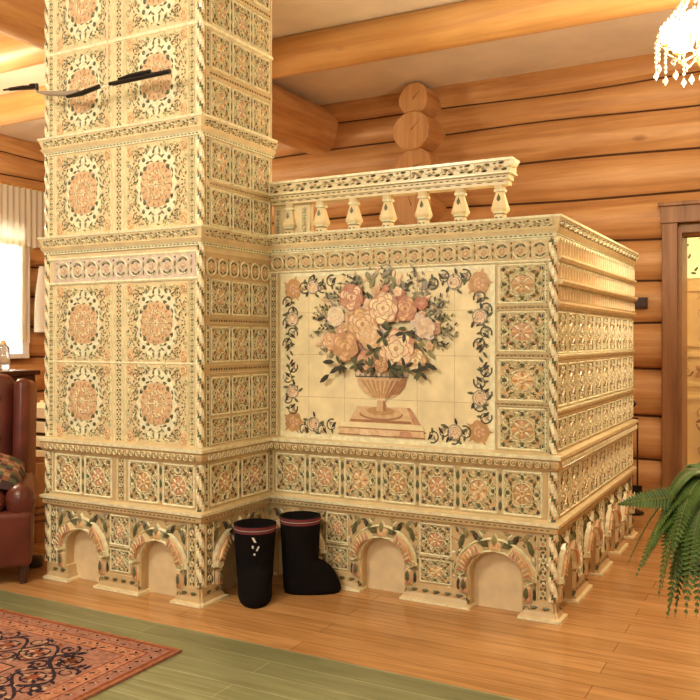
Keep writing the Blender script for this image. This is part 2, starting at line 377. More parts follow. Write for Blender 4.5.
def P_hstrip(n=3):
    p = Pat()
    for e in (-.42, .42): p.stroke([(0, e), (n, e)], .12, 'white', .006)
    for i in range(n):
        x = i+.5; p.disc(x, 0, .13, 'pink', .004)
        for sx in (-1, 1): p.leaf(x+.14*sx, 0, 0 if sx > 0 else PI, .32, .34, 'green', .005)
    return p
SQ = [P_square(i) for i in range(3)]; MED = P_medal(); STRIP4 = P_strip(4); CIR = P_circles(); RIN = P_rinceau(); DASH = P_dash(); EGG = P_egg(); HS = P_hstrip(3)

class Face:
    """a wall face of the stove: O at u = 0, z = 0; patterns are laid out in metres"""
    def __init__(s, O, U, N): s.O = Vector(O); s.U = Vector(U); s.N = Vector(N)
    def at(s, u, z, out=0): return tuple(s.O+s.U*u+Vector((0, 0, z))+s.N*out)
    def put(s, mb, pat, u, z, su, sv, out=0, hs=1): mb.place(pat, s.at(u, z, out), s.U, (0, 0, 1), s.N, su, sv, hs)
    def row(s, mb, pat, u0, u1, z, h, cell, out=0, hs=1, pw=1):
        n = max(1, round((u1-u0)/cell)); c = (u1-u0)/n
        for i in range(n): s.put(mb, pat if not isinstance(pat, list) else pat[i % len(pat)], u0+c*(i+.5), z, c/pw, h, out, hs)
    def slab(s, mb, u0, z0, u1, z1, o0, o1, m='ground'):
        a = s.at(u0, z0, o0); b = s.at(u1, z1, o1)
        mb.box([min(a[i], b[i]) for i in range(3)], [max(a[i], b[i]) for i in range(3)], GI[m])

# ------------------------------------------------------------ stove dimensions
XL, XT, XB = -3.375, -2.395, -.937
YT, YB, YK = 2.99, 3.54, 5.36
TF = Face((XL, YT, 0), (1, 0, 0), (0, -1, 0)); WT = XT-XL          # tower front
TS = Face((XT, YT, 0), (0, 1, 0), (1, 0, 0)); WS = YB-YT           # tower side
BF = Face((XT, YB, 0), (1, 0, 0), (0, -1, 0)); WB = XB-XT          # body front
BS = Face((XB, YB, 0), (0, 1, 0), (1, 0, 0)); WK = YK-YB           # body side
UPS = Face((XT, YT, 0), (0, 1, 0), (1, 0, 0)); WU = .575            # tower side above the body
PLAN = [(XL, YB+.1), (XL, YT), (XT, YT), (XT, YB), (XB, YB), (XB, YK)]
YTK = YT+.575

# ------------------------------------------------------------ room: the setting
def struct(o, name=None): o['kind'] = 'structure'; return o
mb = MB(); mb.box((-7.9, 2.72, -.1), (3.4, 9.5, 0)); struct(mb.build('floor', FLOOR))
mb = MB(); mb.box((-7.9, -3.5, -.1), (3.4, 2.72, 0)); struct(mb.build('floor', GREENF), None)['label'] = 'green stained floorboards in front of the stove'
mb = MB(); mb.box((-7.9, -3.5, 3.37), (3.4, 9.5, 3.47)); ceil = struct(mb.build('ceiling', CEIL))

seams = [-.02, .27, .62, .99, 1.335, 1.655, 1.98, 2.315, 2.64, 2.955, 3.19, 3.42]
QS = [0, .05, .12, .25, .38, .5, .62, .75, .88, .95, 1]
def seam_wave(z, a):
    k = z*37.7
    return (.012*sin(a*1.3+k)+.006*sin(a*3.1+k*1.7)) if .1 < z < 3.3 else 0
def log_run(mb, axis, a0, a1, z0, z1, c, sgn, seed, taper=0):
    """one wall log seen from the room: bulging profile, slightly wavy; c = plane of the seams"""
    r_ = random.Random(seed); n = max(2, int(abs(a1-a0)/.22)); K = 10; vs = []
    ph = r_.random()*6; ph2 = r_.random()*6
    for i in range(n+1):
        a = a0+(a1-a0)*i/n; wr = 1+.05*sin(a*.9+ph2)+.02*sin(a*4.3+ph)
        za = z0+seam_wave(z0, a); zb = z1+seam_wave(z1, a); h = (zb-za)/2; zc = (za+zb)/2
        for k in range(K+1):
            q = -1.22+2.44*QS[k]
            z = zc+h*1.0*sin(q)/sin(1.22); d = (cos(q)-cos(1.22))*h*.85*wr
            vs.append((a, c+sgn*d, z) if axis == 'X' else (c+sgn*d, a, z))
    fs = [(i*(K+1)+k, (i+1)*(K+1)+k, (i+1)*(K+1)+k+1, i*(K+1)+k+1) for i in range(n) for k in range(K)]
    if (axis == 'X') != (sgn < 0): fs = [f[::-1] for f in fs]
    mb.add(vs, fs, [1 if j in (0, K-1) else 0 for i in range(n) for j in range(K)])
YW = 6.72
mb = MB()
for i in range(len(seams)-1):
    z0, z1 = seams[i], seams[i+1]
    for a, b in (((-7.6, -.82), (.12, 3.3)) if z1 < 2.12 and z0 < 1.9 else ((-7.6, 3.3),)):
        log_run(mb, 'X', a, b, z0, z1, YW, -1, i*3+1)
mb.box((-7.6, YW+.01, 0), (-.82, YW+.2, 3.4)); mb.box((.12, YW+.01, 0), (3.3, YW+.2, 3.4)); mb.box((-.82, YW+.01, 2.0), (.12, YW+.2, 3.4))
wall_back = struct(mb.build('wall_back', [LOGX, MOSS], smooth=True))
# crossing log ends stepping out of the back wall
k = 0
for z, r_, yo in ((3.215, .135, 6.40), (2.945, .165, 6.36), (2.645, .165, 6.40), (2.315, .172, 6.37), (1.98, .165, 6.40), (1.65, .16, 6.42), (1.32, .165, 6.4), (.99, .165, 6.42), (.64, .17, 6.4), (.33, .15, 6.41), (.10, .1, 6.42)):
    m_ = MB(); n = 26; vs = []; q = random.Random(k)
    ph = [q.random()*6 for _ in range(3)]
    for y, s_ in ((yo, .94), (yo+.008, 1), (YW+.02, 1.02)):
        for i in range(n):
            a = 2*PI*i/n; rr = r_*s_*(1+.02*sin(2*a+ph[0])+.015*sin(3*a+ph[1])); vs.append((-2.885+rr*cos(a), y, z+rr*sin(a)))
    fs = [(j*n+i, j*n+(i+1) % n, (j+1)*n+(i+1) % n, (j+1)*n+i) for j in range(2) for i in range(n)]+[tuple(range(n))]
    m_.add(vs, fs, [0]*(2*n)+[1])
    a = q.random()*PI       # radial drying crack
    m_.add([(-2.885+.004*cos(a+1.57), yo-.001, z+.004*sin(a+1.57)), (-2.885-.004*cos(a+1.57), yo-.001, z-.004*sin(a+1.57)), (-2.885+r_*.8*cos(a), yo-.001, z+r_*.8*sin(a))], [(0, 1, 2)], 2)
    o = m_.build('log_end', [LOGY, ENDG, DARKW], wall_back, smooth=False); k += 1
# left wall with its window
XW = -7.5
WY0, WY1, WZ0, WZ1 = 4.6, 6.26, 1.0, 2.45
mb = MB()
for i in range(len(seams)-1):
    z0, z1 = seams[i], seams[i+1]
    for a, b in (((-3.5, WY0), (WY1, 6.75)) if z0 >= .98 and z1 < 2.6 else ((-3.5, 6.75),)):
        log_run(mb, 'Y', a, b, z0, z1, XW, 1, i*5+2)
mb.box((XW-.2, -3.5, 0), (XW-.01, 6.9, WZ0)); mb.box((XW-.2, -3.5, WZ1), (XW-.01, 6.9, 3.4)); mb.box((XW-.2, -3.5, WZ0), (XW-.01, WY0, WZ1)); mb.box((XW-.2, WY1, WZ0), (XW-.01, 6.9, WZ1))
struct(mb.build('wall_left', [LOGY, MOSS], smooth=True))
WHITE = mat('window_paint', (.80, .78, .74), .4); GLASS = mat('pane_glass', (.95, .97, 1), .02, trans=1)
fr = MB(); y0, y1, z0, z1 = WY0, WY1, WZ0, WZ1
fr.box((XW-.06, y0, z0), (XW+.10, y0+.07, z1)); fr.box((XW-.06, y1-.06, z0), (XW+.12, y1+.03, z1)); fr.box((XW-.06, y0, z1-.07), (XW+.1, y1, z1)); fr.box((XW-.06, y0, z0), (XW+.16, y1, z0+.05))
fr.box((XW-.03, y0, 1.34), (XW+.03, y1, 1.37)); fr.box((XW-.03, y0, 1.58), (XW+.03, y1, 1.60)); fr.box((XW-.03, 5.45, z0), (XW+.03, 5.5, z1))
win = struct(fr.build('window_1', WHITE))
mb = MB(); mb.box((XW-.005, y0+.03, z0+.03), (XW+.003, y1-.03, z1-.03)); mb.build('pane', GLASS, win)
# right wall
mb = MB()
for i in range(len(seams)-1): log_run(mb, 'Y', -3.5, 6.75, seams[i], seams[i+1], 3.1, -1, i*7+4)
mb.box((3.11, -3.5, 0), (3.3, 6.9, 3.4)); struct(mb.build('wall_right', [LOGY, MOSS], smooth=True))

# ceiling beams
def beam(axis, c, z, r_, a0, a1, m, seed):
    b = MB(); n = 20; K = 24; vs = []; q = random.Random(seed); p1, p2 = q.random()*6, q.random()*6
    for i in range(K+1):
        a = a0+(a1-a0)*i/K; rr = r_*(1+.02*sin(a*1.1+p1)); dz = .012*sin(a*.8+p2)
        for k in range(n):
            t = 2*PI*k/n; vs.append((a, c+rr*cos(t), z+dz+rr*sin(t)) if axis == 'X' else (c+rr*cos(t), a, z+dz+rr*sin(t)))
    fs = [(i*n+k, i*n+(k+1) % n, (i+1)*n+(k+1) % n, (i+1)*n+k) for i in range(K) for k in range(n)]
    if axis == 'X': fs = [f[::-1] for f in fs]
    b.add(vs, fs+[tuple(range(n)), tuple(K*n+k for k in range(n))[::-1]], 0); return b.build('ceiling_beam', m, ceil, smooth=True)
beam('Y', -3.98, 3.14, .215, -3.4, 6.70, LOGY, 1)
beam('X', 5.12, 3.26, .138, -7.5, 3.1, BEAMX, 2)
beam('X', 3.98, 3.24, .150, -7.5, -3.4, BEAMX, 3)

# doorway on the right with a lit room beyond
tr = MB()
tr.box((-.935, 6.56, 0), (-.825, 6.70, 2.06), bev=.006); tr.box((.13, 6.56, 0), (.25, 6.70, 2.06), bev=.006)
tr.box((-.945, 6.55, 2.06), (.26, 6.70, 2.185), bev=.006); tr.box((-.96, 6.53, 2.185), (.28, 6.70, 2.215), bev=.006)
tr.box((-.85, 6.60, 0), (-.80, 6.93, 2.03)); tr.box((.10, 6.60, 0), (.15, 6.93, 2.03)); tr.box((-.80, 6.605, 1.99), (.10, 6.93, 2.045))

struct(tr.build('trim_1', CASING))
mb = MB(); mb.box((-2.4, 8.6, 0), (1.8, 8.7, 3.0)); mb.box((-2.5, 6.93, 0), (-2.4, 8.7, 3.0)); mb.box((1.8, 6.93, 0), (1.9, 8.7, 3.0))
struct(mb.build('wall_far', mat('far_plaster', (.80, .62, .32), .7, var=.06, vscale=4)))

cab = thing('painted_cabinet', 'cream painted cabinet with gilt leaf ornament seen through the doorway', 'cabinet', (-.45, 7.62, 0))
CREAMP = mat('cream_paint', (.86, .68, .34), .4, var=.05, vscale=6); GILT = mat('gilt_paint', (.50, .27, .07), .35)
b = MB(); b.box((-.62, 0, 0), (.62, .4, 2.3), bev=.01)
for z0, z1 in ((.12, .72), (.80, 1.08), (1.14, 1.64)):
    for x0, x1 in ((-.58, -.02), (.02, .58)):
        for a_, b_ in (((x0, z0), (x1, z0+.03)), ((x0, z1-.03), (x1, z1)), ((x0, z0), (x0+.03, z1)), ((x1-.03, z0), (x1, z1))):
            b.box((a_[0], -.015, a_[1]), (b_[0], .003, b_[1]))
b.build('body', CREAMP, cab)
FCAB = Face((0, -.016, 0), (1, 0, 0), (0, -1, 0))
orn = MB(); pt = Pat()
for sx in (-1, 1):
    for k in range(5):
        pt.scroll(.3*sx, .15+k*.11, .055, k, sx*(-1)**k, .014, 'ochre', 9, 1.2, .003); pt.leaf(.3*sx, .2+k*.11, 1.2*k, .07, .03, 'shadow', .003)
    pt.flower(.3*sx, .93, .08, 5, 'ochre', 'shadow', .003)
    for k in (-1, 1): pt.scroll(.3*sx+.13*k, .93, .05, 0, k, .014, 'shadow', 9, 1.2, .003)
    for k in range(4):
        pt.scroll(.3*sx, 1.2+k*.11, .05, k, -sx*(-1)**k, .012, 'tan', 9, 1.2, .003)
FCAB.put(orn, pt, 0, 0, 1, 1); orn.build('ornament', GM, cab)
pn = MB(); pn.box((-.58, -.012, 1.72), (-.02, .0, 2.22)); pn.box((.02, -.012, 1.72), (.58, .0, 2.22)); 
pn.build('glow_glass_panel', mat('glow_glass', (.75, .78, .42), .3, emit=(.80, .82, .38), es=.55), cab)  # backlight put into the glass as emission, no lamp behind it
lf = MB(); pt = Pat(); q = random.Random(5)
for k in range(80): pt.leaf(q.uniform(-.57, .55), 1.74+q.random()*.45, q.random()*6.28, .05, .022, 'green' if k % 3 else 'olive', .002)
FCAB.put(lf, pt, 0, 0, 1, 1); lf.build('painted_leaves', GM, cab)
d = bpy.data.lights.new('far_room_lamp', 'POINT'); d.energy = 60; d.color = (1, .82, .45); d.shadow_soft_size = .15
o = bpy.data.objects.new('far_room_lamp', d); C.objects.link(o); o.location = (.45, 7.1, 2.3)

# ------------------------------------------------------------ tiled stove
stove = thing('tiled_stove', 'huge cream tiled stove with square tower, flower urn mural and arched base', 'stove', (-2.2, 4.0, 0))
SO = Vector((-2.2, 4.0, 0))
def sb(mb, name, **t):
    mb.v = [(x-SO.x, y-SO.y, z-SO.z) for x, y, z in mb.v]; return mb.build(name, GM, stove, **t)
# masonry core
mb = MB(); g = GI['ground']
mb.box((XL, YT, .37), (XT, YTK, 3.37), g); mb.box((XL, YB, .37), (XB, YK, 1.72), g)
mb.box((XL+.09, YT+.09, 0), (XT-.09, YB+.3, .38), GI['buff']); mb.box((XL+.09, YB+.09, 0), (XB-.09, YK, .38), GI['buff'])
sb(mb, 'masonry_body')

def bumps(face, mb, pat, u0, u1, z, h, cell, out): face.row(mb, pat, u0, u1, z, h, cell, out)
segs = [(TF, WT), (TS, WS), (BF, WB), (BS, WK)]
# belts
def belt(name, prof, cols, orn):
    mb = MB(); mb.sweep(PLAN, prof, [GI[c] for c in cols])
    for (f, wd) in segs:
        for pat, z, h, cell, out in orn: f.row(mb, pat, .01, wd-.01 if f is not TS and f is not BF else wd-.01, z, h, cell, out)
    return sb(mb, name)
belt('belt_moulding', [(0, .635), (.012, .64), (.024, .655), (.028, .675), (.022, .686), (.036, .69), (.038, .706), (.0, .712)],
     ['ground', 'clay', 'clay', 'clay', 'ground', 'white', 'ground'], [(EGG, .666, .034, .036, .028)])
belt('belt_moulding', [(0, .368), (.016, .374), (.018, .394), (.014, .398), (.026, .402), (.028, .416), (.0, .424)],
     ['clay', 'clay', 'clay', 'ground', 'white', 'ground'], [(DASH, .386, .012, .026, .0175)])
# cornices
def cornice(path, faces, z, hh=.09, big=.034):
    mb = MB()
    mb.sweep(path, [(0, z-hh), (.010, z-hh+.002), (.012, z-hh+.014), (.016, z-hh+.018), (.026, z-.055), (.018, z-.052), (big, z-.012), (big+.004, z-.010), (big+.006, z), (0, z+.004)],
             [GI[c] for c in ('white', 'white', 'white', 'ground', 'ground', 'ground', 'white', 'white', 'white')])
    for f, wd in faces:
        f.row(mb, DASH, 0, wd, z-hh+.010, .012, .022, .0115)
        nn = max(1, round(wd/.085)); c = wd/nn
        for i in range(nn):
            mb.place(RIN, f.at(c*(i+.5), z-.033, (big+.018)/2+.0005), f.U, Vector((0, 0, 1))*.83+f.N*.55, f.N*.83-Vector((0, 0, .55)), c/2, .036, 1)
    return sb(mb, 'cornice')
BPATH = [(XT, YB), (XB, YB), (XB, YK)]
cornice(BPATH, [(BF, WB), (BS, WK)], 1.728)
TPATH = [(XL, YTK), (XL, YT), (XT, YT), (XT, YB)]
TPATH2 = [(XL, YTK), (XL, YT), (XT, YT), (XT, YTK)]
cornice(TPATH, [(TF, WT), (TS, WS)], 1.715, big=.030)
cornice(TPATH2, [(TF, WT), (UPS, WU)], 2.213, big=.030)
cornice(TPATH2, [(TF, WT), (UPS, WU)], 3.20, big=.030)
# white joint ledges on the tower
mb = MB(); mb.sweep(TPATH2, [(0, 2.625), (.008, 2.628), (.008, 2.642), (0, 2.645)], GI['white']); sb(mb, 'joint_ledge')

# tower front panels: medallion tiles
cw = .345
c1u, c2u = .072+.028+cw/2-.012, WT-.075-cw/2-.02
def tower_front(z0, z1, rows):
    mb = MB(); TF.slab(mb, .0, z0, WT, z1, 0, .004)
    h = (z1-z0)/rows
    for r_ in range(rows):
        zc = z0+h*(r_+.5)
        for uc in (.255, .725):
            TF.put(mb, MED, uc, zc, .385, h*1.0, .004)
        if r_: mb.place(Pat_line, TF.at(0, z0+h*r_, .004), TF.U, (0, 0, 1), TF.N, WT, 1, 1)
        n = max(1, round(h/.055/4))
        for kk in range(n):
            for uc, ww in ((.49, .062),):
                TF.put(mb, STRIP4, uc, z0+h*r_+h*kk/n, ww, h/n/4, .004)
            TF.put(mb, STRIP4, .033, z0+h*r_+h*kk/n, .04, h/n/4, .004)
            TF.put(mb, STRIP4, .935, z0+h*r_+h*kk/n, .032, h/n/4, .004)
    return sb(mb, 'medallion_tile_panel')
Pat_line = Pat(); Pat_line.stroke([(0, 0), (1, 0)], .012, 'white', .005)
tower_front(.712, 1.465, 2); tower_front(1.718, 2.123, 1); tower_front(2.216, 2.628, 1); tower_front(2.643, 3.11, 1)
mb = MB(); TF.slab(mb, .05, 1.475, .955, 1.60, 0, .004, 'lav')
TF.row(mb, CIR, .075, .93, 1.54, .105, .095, .004)
for z in (1.478, 1.60): mb.place(Pat_line, TF.at(.0, z, .004), TF.U, (0, 0, 1), TF.N, WT, 1.2, 1)
sb(mb, 'border_tile_row')

# small square tile panels
def squares(face, u0, u1, rows, cols, out=.0, name='square_tile_panel', vstrip=True, edge=True, edgew=.032):
    """rows = [(z0, z1), ...]"""
    mb = MB(); z0 = rows[0][0]; z1 = rows[-1][1]
    face.slab(mb, u0, z0, u1, z1, 0, .003, 'clay')
    ua, ub = (u0+edgew, u1-edgew*.3) if edge else (u0, u1)
    c = (ub-ua)/cols; gap = min(.022, c*.12)
    for i, (a, b) in enumerate(rows):
        if b-a < .07:
            n = max(2, round((ub-ua)/.045/3))
            for k in range(n): mb.place(HS, face.at(ua+(ub-ua)*k/n, (a+b)/2, .003), face.U, (0, 0, 1), face.N, (ub-ua)/n/3, (b-a), 1)
            continue
        for k in range(cols):
            face.put(mb, SQ[(i+k) % 3], ua+c*(k+.5), (a+b)/2, c-gap*.6, (b-a), .003)
            if k:
                nn = 2
                for q_ in (.2, .5, .8): face.put(mb, DASH_V, ua+c*k, a+(b-a)*q_, gap, (b-a)*.28, .003)
        if edge:
            nz = max(1, round((b-a)/.045/4)); face.put(mb, STRIP4, u0+edgew/2, a, edgew*.8, (b-a)/4, .003)
    return sb(mb, name)
DASH_V = Pat(); DASH_V.leaf(0, -.42, PI/2, .84, .9, 'green', .004)
# tower side, below and above
squares(TS, .03, WS, [(.845, 1.03), (1.04, 1.085), (1.09, 1.262), (1.27, 1.305), (1.31, 1.48)], 3)
squares(TS, .03, WS, [(.712, .84)], 3)
mb = MB(); TS.slab(mb, .0, 1.485, WS, 1.60, 0, .003, 'clay'); TS.row(mb, CIR, .03, WS, 1.535, .10, .087, .003); sb(mb, 'border_tile_row')
squares(UPS, .03, WU-.01, [(1.72, 1.90), (1.905, 1.925), (1.93, 2.12)], 3)
squares(UPS, .03, WU-.01, [(2.217, 2.40), (2.405, 2.44), (2.445, 2.62)], 3)
squares(UPS, .03, WU-.01, [(2.645, 2.82), (2.825, 2.86), (2.865, 3.10)], 3)
# belt-course panels
squares(TF, 0, .47, [(.43, .632)], 2, edgew=.05); squares(TF, .47, WT, [(.43, .632)], 2, edgew=.07)
squares(TS, .02, WS, [(.43, .632)], 2); squares(BF, .0, WB-.03, [(.43, .632)], 7); squares(BS, .02, WK, [(.43, .632)], 9)
# body front: tile columns left and right of the mural, row above
rows4 = [(.716, .905), (.908, .925), (.928, 1.115), (1.118, 1.14), (1.143, 1.325), (1.328, 1.348), (1.352, 1.53)]
squares(BF, WB-.258, WB-.02, rows4, 1, edge=False)
mb = MB(); 
for a, b in rows4[::2]: BF.put(mb, STRIP4, WB-.038, a, .036, (b-a)/4, .004, 1)
sb(mb, 'border_strip')
mb = MB(); BF.slab(mb, .0, .714, .065, 1.53, 0, .003, 'clay')
for k in range(4): BF.put(mb, STRIP4, .030, .716+.2045*k, .045, .051, .003)
sb(mb, 'border_strip')
mb = MB(); BF.slab(mb, 0, 1.535, WB, 1.635, 0, .003, 'clay'); BF.row(mb, CIR, .01, WB-.02, 1.585, .088, .083, .003)
for z in (1.538, 1.632): mb.place(Pat_line, BF.at(0, z, .003), BF.U, (0, 0, 1), BF.N, WB, .9, 1)
sb(mb, 'border_tile_row')
# body side: tiles, ledges and fluted friezes
for a, b in ((.72, .86), (.905, 1.10), (1.135, 1.325)): squares(BS, .02, WK, [(a, b)], 10, edge=False)
for z in (.882, 1.118):
    mb = MB(); mb.sweep([(XB, YB+.01), (XB, YK)], [(0, z-.02), (.006, z-.018), (.008, z+.004), (.016, z+.008), (.017, z+.016), (0, z+.02)], [GI[c] for c in ('white', 'ground', 'white', 'white', 'white')])
    BS.row(mb, DASH, .01, WK, z-.007, .016, .035, .007); sb(mb, 'ledge')
def P_flute():
    p = Pat(); p.stroke([(0, -.48), (0, .25)], .34, 'peach', .012); p.stroke([(.5, -.48), (.5, .25)], .22, 'white', .012)
    p.ring(0, .22, .46, .16, 'white', 8, .012, ry=.24, a0=0, a1=PI); p.leaf(-.25, -.42, PI/2, .8, .26, 'dark', .004); p.leaf(.25, -.42, PI/2, .8, .26, 'shadow', .004); return p
FLU = P_flute()
for z0, z1 in ((1.568, 1.64), (1.465, 1.535), (1.372, 1.432)):
    mb = MB(); BS.slab(mb, .02, z0, WK, z1, 0, .003, 'tan'); BS.row(mb, FLU, .02, WK, (z0+z1)/2, (z1-z0)*.98, .052, .003); sb(mb, 'fluted_frieze')
for z, o_ in ((1.552, .028), (1.448, .036), (1.355, .022)):
    mb = MB(); mb.sweep([(XB, YB+.012), (XB, YK)], [(0, z-.016), (o_*.7, z-.012), (o_, z), (o_, z+.009), (0, z+.014)], GI['ground'])
    BS.row(mb, DASH, .02, WK, z-.024, .014, .04, .006); sb(mb, 'ledge')

# rope columns at the outer corners
def rope(x, y, z0, z1, r_=.017):
    mb = MB(); n = 10; K = int((z1-z0)/.012); vs = []; fs = []; ms = []
    for i in range(K+1):
        z = z0+(z1-z0)*i/K
        for k in range(n):
            a = 2*PI*k/n; b_ = 1+.22*sin(2*a+z*75); vs.append((x+r_*b_*cos(a), y+r_*b_*sin(a), z))
    for i in range(K):
        for k in range(n):
            fs.append((i*n+k, i*n+(k+1) % n, (i+1)*n+(k+1) % n, (i+1)*n+k)); a = 2*PI*(k+.5)/n; z = z0+(z1-z0)*(i+.5)/K
            t = sin(2*a+z*75); ms.append(GI['white'] if t > -.1 else (GI['green'] if t < -.7 else GI['tan']))
    mb.add(vs, fs, ms); return sb(mb, 'rope_column')
for z0, z1 in ((.712, 1.628), (1.716, 2.125), (2.215, 3.11)):
    rope(XT-.004, YT+.004, z0, z1); rope(XL+.004, YT+.004, z0, z1)
for z0, z1 in ((.08, .37), (.423, .636)):
    rope(XT-.006, YT+.006, z0, z1, .018); rope(XL+.006, YT+.006, z0, z1, .018); rope(XB-.006, YB+.006, z0, z1, .018)
rope(XB-.004, YB+.004, .712, 1.638)

# arcaded base
def arcade(face, wd, arches, piers, thick=.09, start=0.0, zt=.372):
    """arches = [(centre, half width)]; plate with arch cut-outs"""
    mb = MB(); g = GI['clay']; N = 12; spring = .155
    edges = [start]
    for c, hw in arches: edges += [c-hw, c+hw]
    edges.append(wd)
    for i in range(0, len(edges), 2):
        if edges[i+1] > edges[i]: face.slab(mb, edges[i], 0, edges[i+1], zt, -thick, 0, 'clay')
    for c, hw in arches:
        top = .262; rz = top-spring; pts = [(c-hw, spring)]+[(c-hw*cos(PI*k/N), spring+rz*sin(PI*k/N)) for k in range(1, N)]+[(c+hw, spring)]
        for k in range(len(pts)-1):
            (u0, a), (u1, b) = pts[k], pts[k+1]
            v = [face.at(u0, a, 0), face.at(u1, b, 0), face.at(u1, zt, 0), face.at(u0, zt, 0), face.at(u0, a, -thick), face.at(u1, b, -thick)]
            mb.add(v, [(0, 1, 2, 3), (0, 4, 5, 1)], g)
    for i in range(0, len(edges), 2):
        if edges[i+1]-edges[i] > .05:
            r_ = random.Random(i); pz = Pat()
            for _ in range(int((edges[i+1]-edges[i])*330)): pz.leaf(r_.uniform(edges[i]+.01, edges[i+1]-.03), r_.uniform(.08, .35), r_.uniform(-.7, .7)+(PI/2 if r_.random() < .5 else 0), .022, .010, r_.choice(['green', 'olive', 'white', 'white', 'ochre', 'grey']), .003, .0006)
            mb.place(pz, face.at(0, 0, 0), face.U, (0, 0, 1), face.N)
    sb(mb, 'arcade_wall')
    for c, hw in arches:
        mb = MB(); face.slab(mb, c-hw-.01, .0, c+hw+.01, .30, -thick*.55-.01, -thick*.55, 'buff'); sb(mb, 'niche_panel')
        mb = MB(); s_ = hw/.115; p = Pat()
        for sg in (-1, 1):
            arc = lambda rr, t: (sg*rr*cos(t)*.115, .155+.107*rr*sin(t))
            outer = [arc(1.10, t) for t in (0.05, .45, .85, 1.15)]+[arc(1.55, t) for t in (1.12, .85, .5, .22, 0.0)]
            if sg < 0: outer = outer[::-1]
            p.dome(outer, 'ground', .030, .001, .9, 'pink')
            inner = [arc(1.18, t) for t in (.2, .5, .8)]+[arc(1.46, t) for t in (.85, .55, .2)]
            if sg < 0: inner = inner[::-1]
            p.dome(inner, 'peach', .012, .026, .9, 'ochre')
            for t in (.28, .42, .56, .70, .84, .98): p.stroke([arc(1.16, t-.05), arc(1.30, t), arc(1.47, t+.02)], .007, 'white' if t != .56 else 'peach', .004, .037, taper=True)
            p.stroke([arc(1.56, t) for t in (0, .3, .6, .9, 1.15, 1.4, 1.57)], .013, 'white', .016, .004)
            p.stroke([arc(1.08, t) for t in (0, .3, .6, .9, 1.2, 1.57)], .010, 'white', .016, .004)
            p.scroll(sg*.150, .165, .026, PI/2, -sg, .012, 'white', 9, 1.3, .03)
            p.leaf(sg*.03, .285, PI/2-sg*1.0, .07, .04, 'green', .02, .006); p.leaf(sg*.075, .30, PI/2-sg*.5, .055, .03, 'dark', .012, .003)
            p.leaf(sg*.165, .26, PI/2+sg*.3, .08, .03, 'green', .012, .003); p.leaf(sg*.13, .31, PI/2-sg*.2, .05, .03, 'olive', .012, .003)
            # lower scroll bracket
            brk = [(sg*.122, .06), (sg*.160, .065), (sg*.165, .10), (sg*.158, .135), (sg*.125, .14), (sg*.120, .10)]
            if sg < 0: brk = brk[::-1]
            p.dome(brk, 'ground', .022, .001, .9, 'pink'); p.leaf(sg*.14, .075, PI/2, .06, .03, 'green', .008, .022)
            p.leaf(sg*.170, .07, PI/2, .06, .02, 'dark', .006, .002)
            p.scroll(sg*.135, .035, .017, 0, sg, .011, 'green', 8, 1.2, .012)
        for (x_, y_, a_, m_) in ((.04, .345, .1, 'olive'), (.09, .345, -.2, 'green'), (.135, .35, .2, 'grey'), (.17, .33, 1.2, 'green'), (.10, .325, .6, 'ochre'), (.055, .325, .9, 'white'), (.165, .295, .4, 'ochre'), (.175, .22, 1.5, 'grey'), (.18, .16, 1.4, 'green'), (.175, .13, 1.7, 'olive'), (.15, .325, 2.2, 'white'), (.03, .355, .3, 'ochre')):
            p.leaf(x_, y_, a_, .032, .014, m_, .006, .002); p.leaf(-x_, y_, PI-a_, .032, .014, m_, .006, .002)
        p.dome([(-.022, .268), (.022, .268), (.030, .30), (0, .352), (-.030, .30)], 'white', .020, .002, .8, 'peach')
        p.leaf(0, .285, PI/2, .06, .03, 'olive', .01, .02)
        mb.place(p, face.at(c, 0, 0), face.U, (0, 0, 1), face.N, s_, 1, 1); sb(mb, 'arch_surround')
    # tiles between the arches
    for (a, b, kind) in piers:
        if kind:
            mb = MB()
            if b-a > .09:
                face.put(mb, SQ[1], (a+b)/2, .285, b-a, .15, .001); face.put(mb, SQ[2], (a+b)/2, .14, b-a, .11, .001); face.put(mb, HS, a, .20, (b-a)/3, .018, .001)
            else: face.put(mb, STRIP4, (a+b)/2, .075, b-a, .071, .001)
            sb(mb, 'pier_tile')

def foot(face, u0, u1, ret0=False, ret1=False):
    """flaring pedestal foot with a white edge plate"""
    mb = MB(); d = .034
    def ringpts(o, z): 
        a = u0-(o if not ret0 else o); b = u1+(o if not ret1 else o)
        return [face.at(a, z, -.09), face.at(a, z, o), face.at(b, z, o), face.at(b, z, -.09)]
    lev = [(d, 0, 'white'), (d, .010, 'ground'), (d*.60, .016, 'clay'), (d*.30, .035, 'clay'), (.004, .075, 'ground')]
    vs = []; 
    for o, z, _ in lev: vs += ringpts(o, z)
    fs = []; ms = []
    for i in range(len(lev)-1):
        for k in range(4): fs.append((i*4+k, i*4+(k+1) % 4, (i+1)*4+(k+1) % 4, (i+1)*4+k)); ms.append(GI[lev[i][2]])
    fs.append(tuple((len(lev)-1)*4+k for k in range(4))); ms.append(g)
    mb.add(vs, fs, ms); pt = Pat(); 
    n = max(1, round((u1-u0)/.06))
    for k in range(n):
        x = (k+.5)*(u1-u0)/n; pt.leaf(x-.02, .045, .2, .045, .02, 'green', .004, .012); pt.leaf(x+.0, .04, 2.6, .025, .014, 'ochre', .004, .012)
    mb.place(pt, face.at(u0, 0, 0), face.U, (0, 0, 1), face.N); return sb(mb, 'pedestal_foot')
arcade(TF, WT, [(.248, .112), (.735, .108)], [(.43, .56, 1), (.905, .96, 1), (.02, .075, 1)])
arcade(TS, WS, [(.29, .135)], [(.03, .09, 1)], start=.09)
arcade(BF, WB, [(.145, .12), (.645, .112), (1.198, .118)], [(.335, .46, 1), (.83, .995, 1), (1.38, 1.44, 1)])
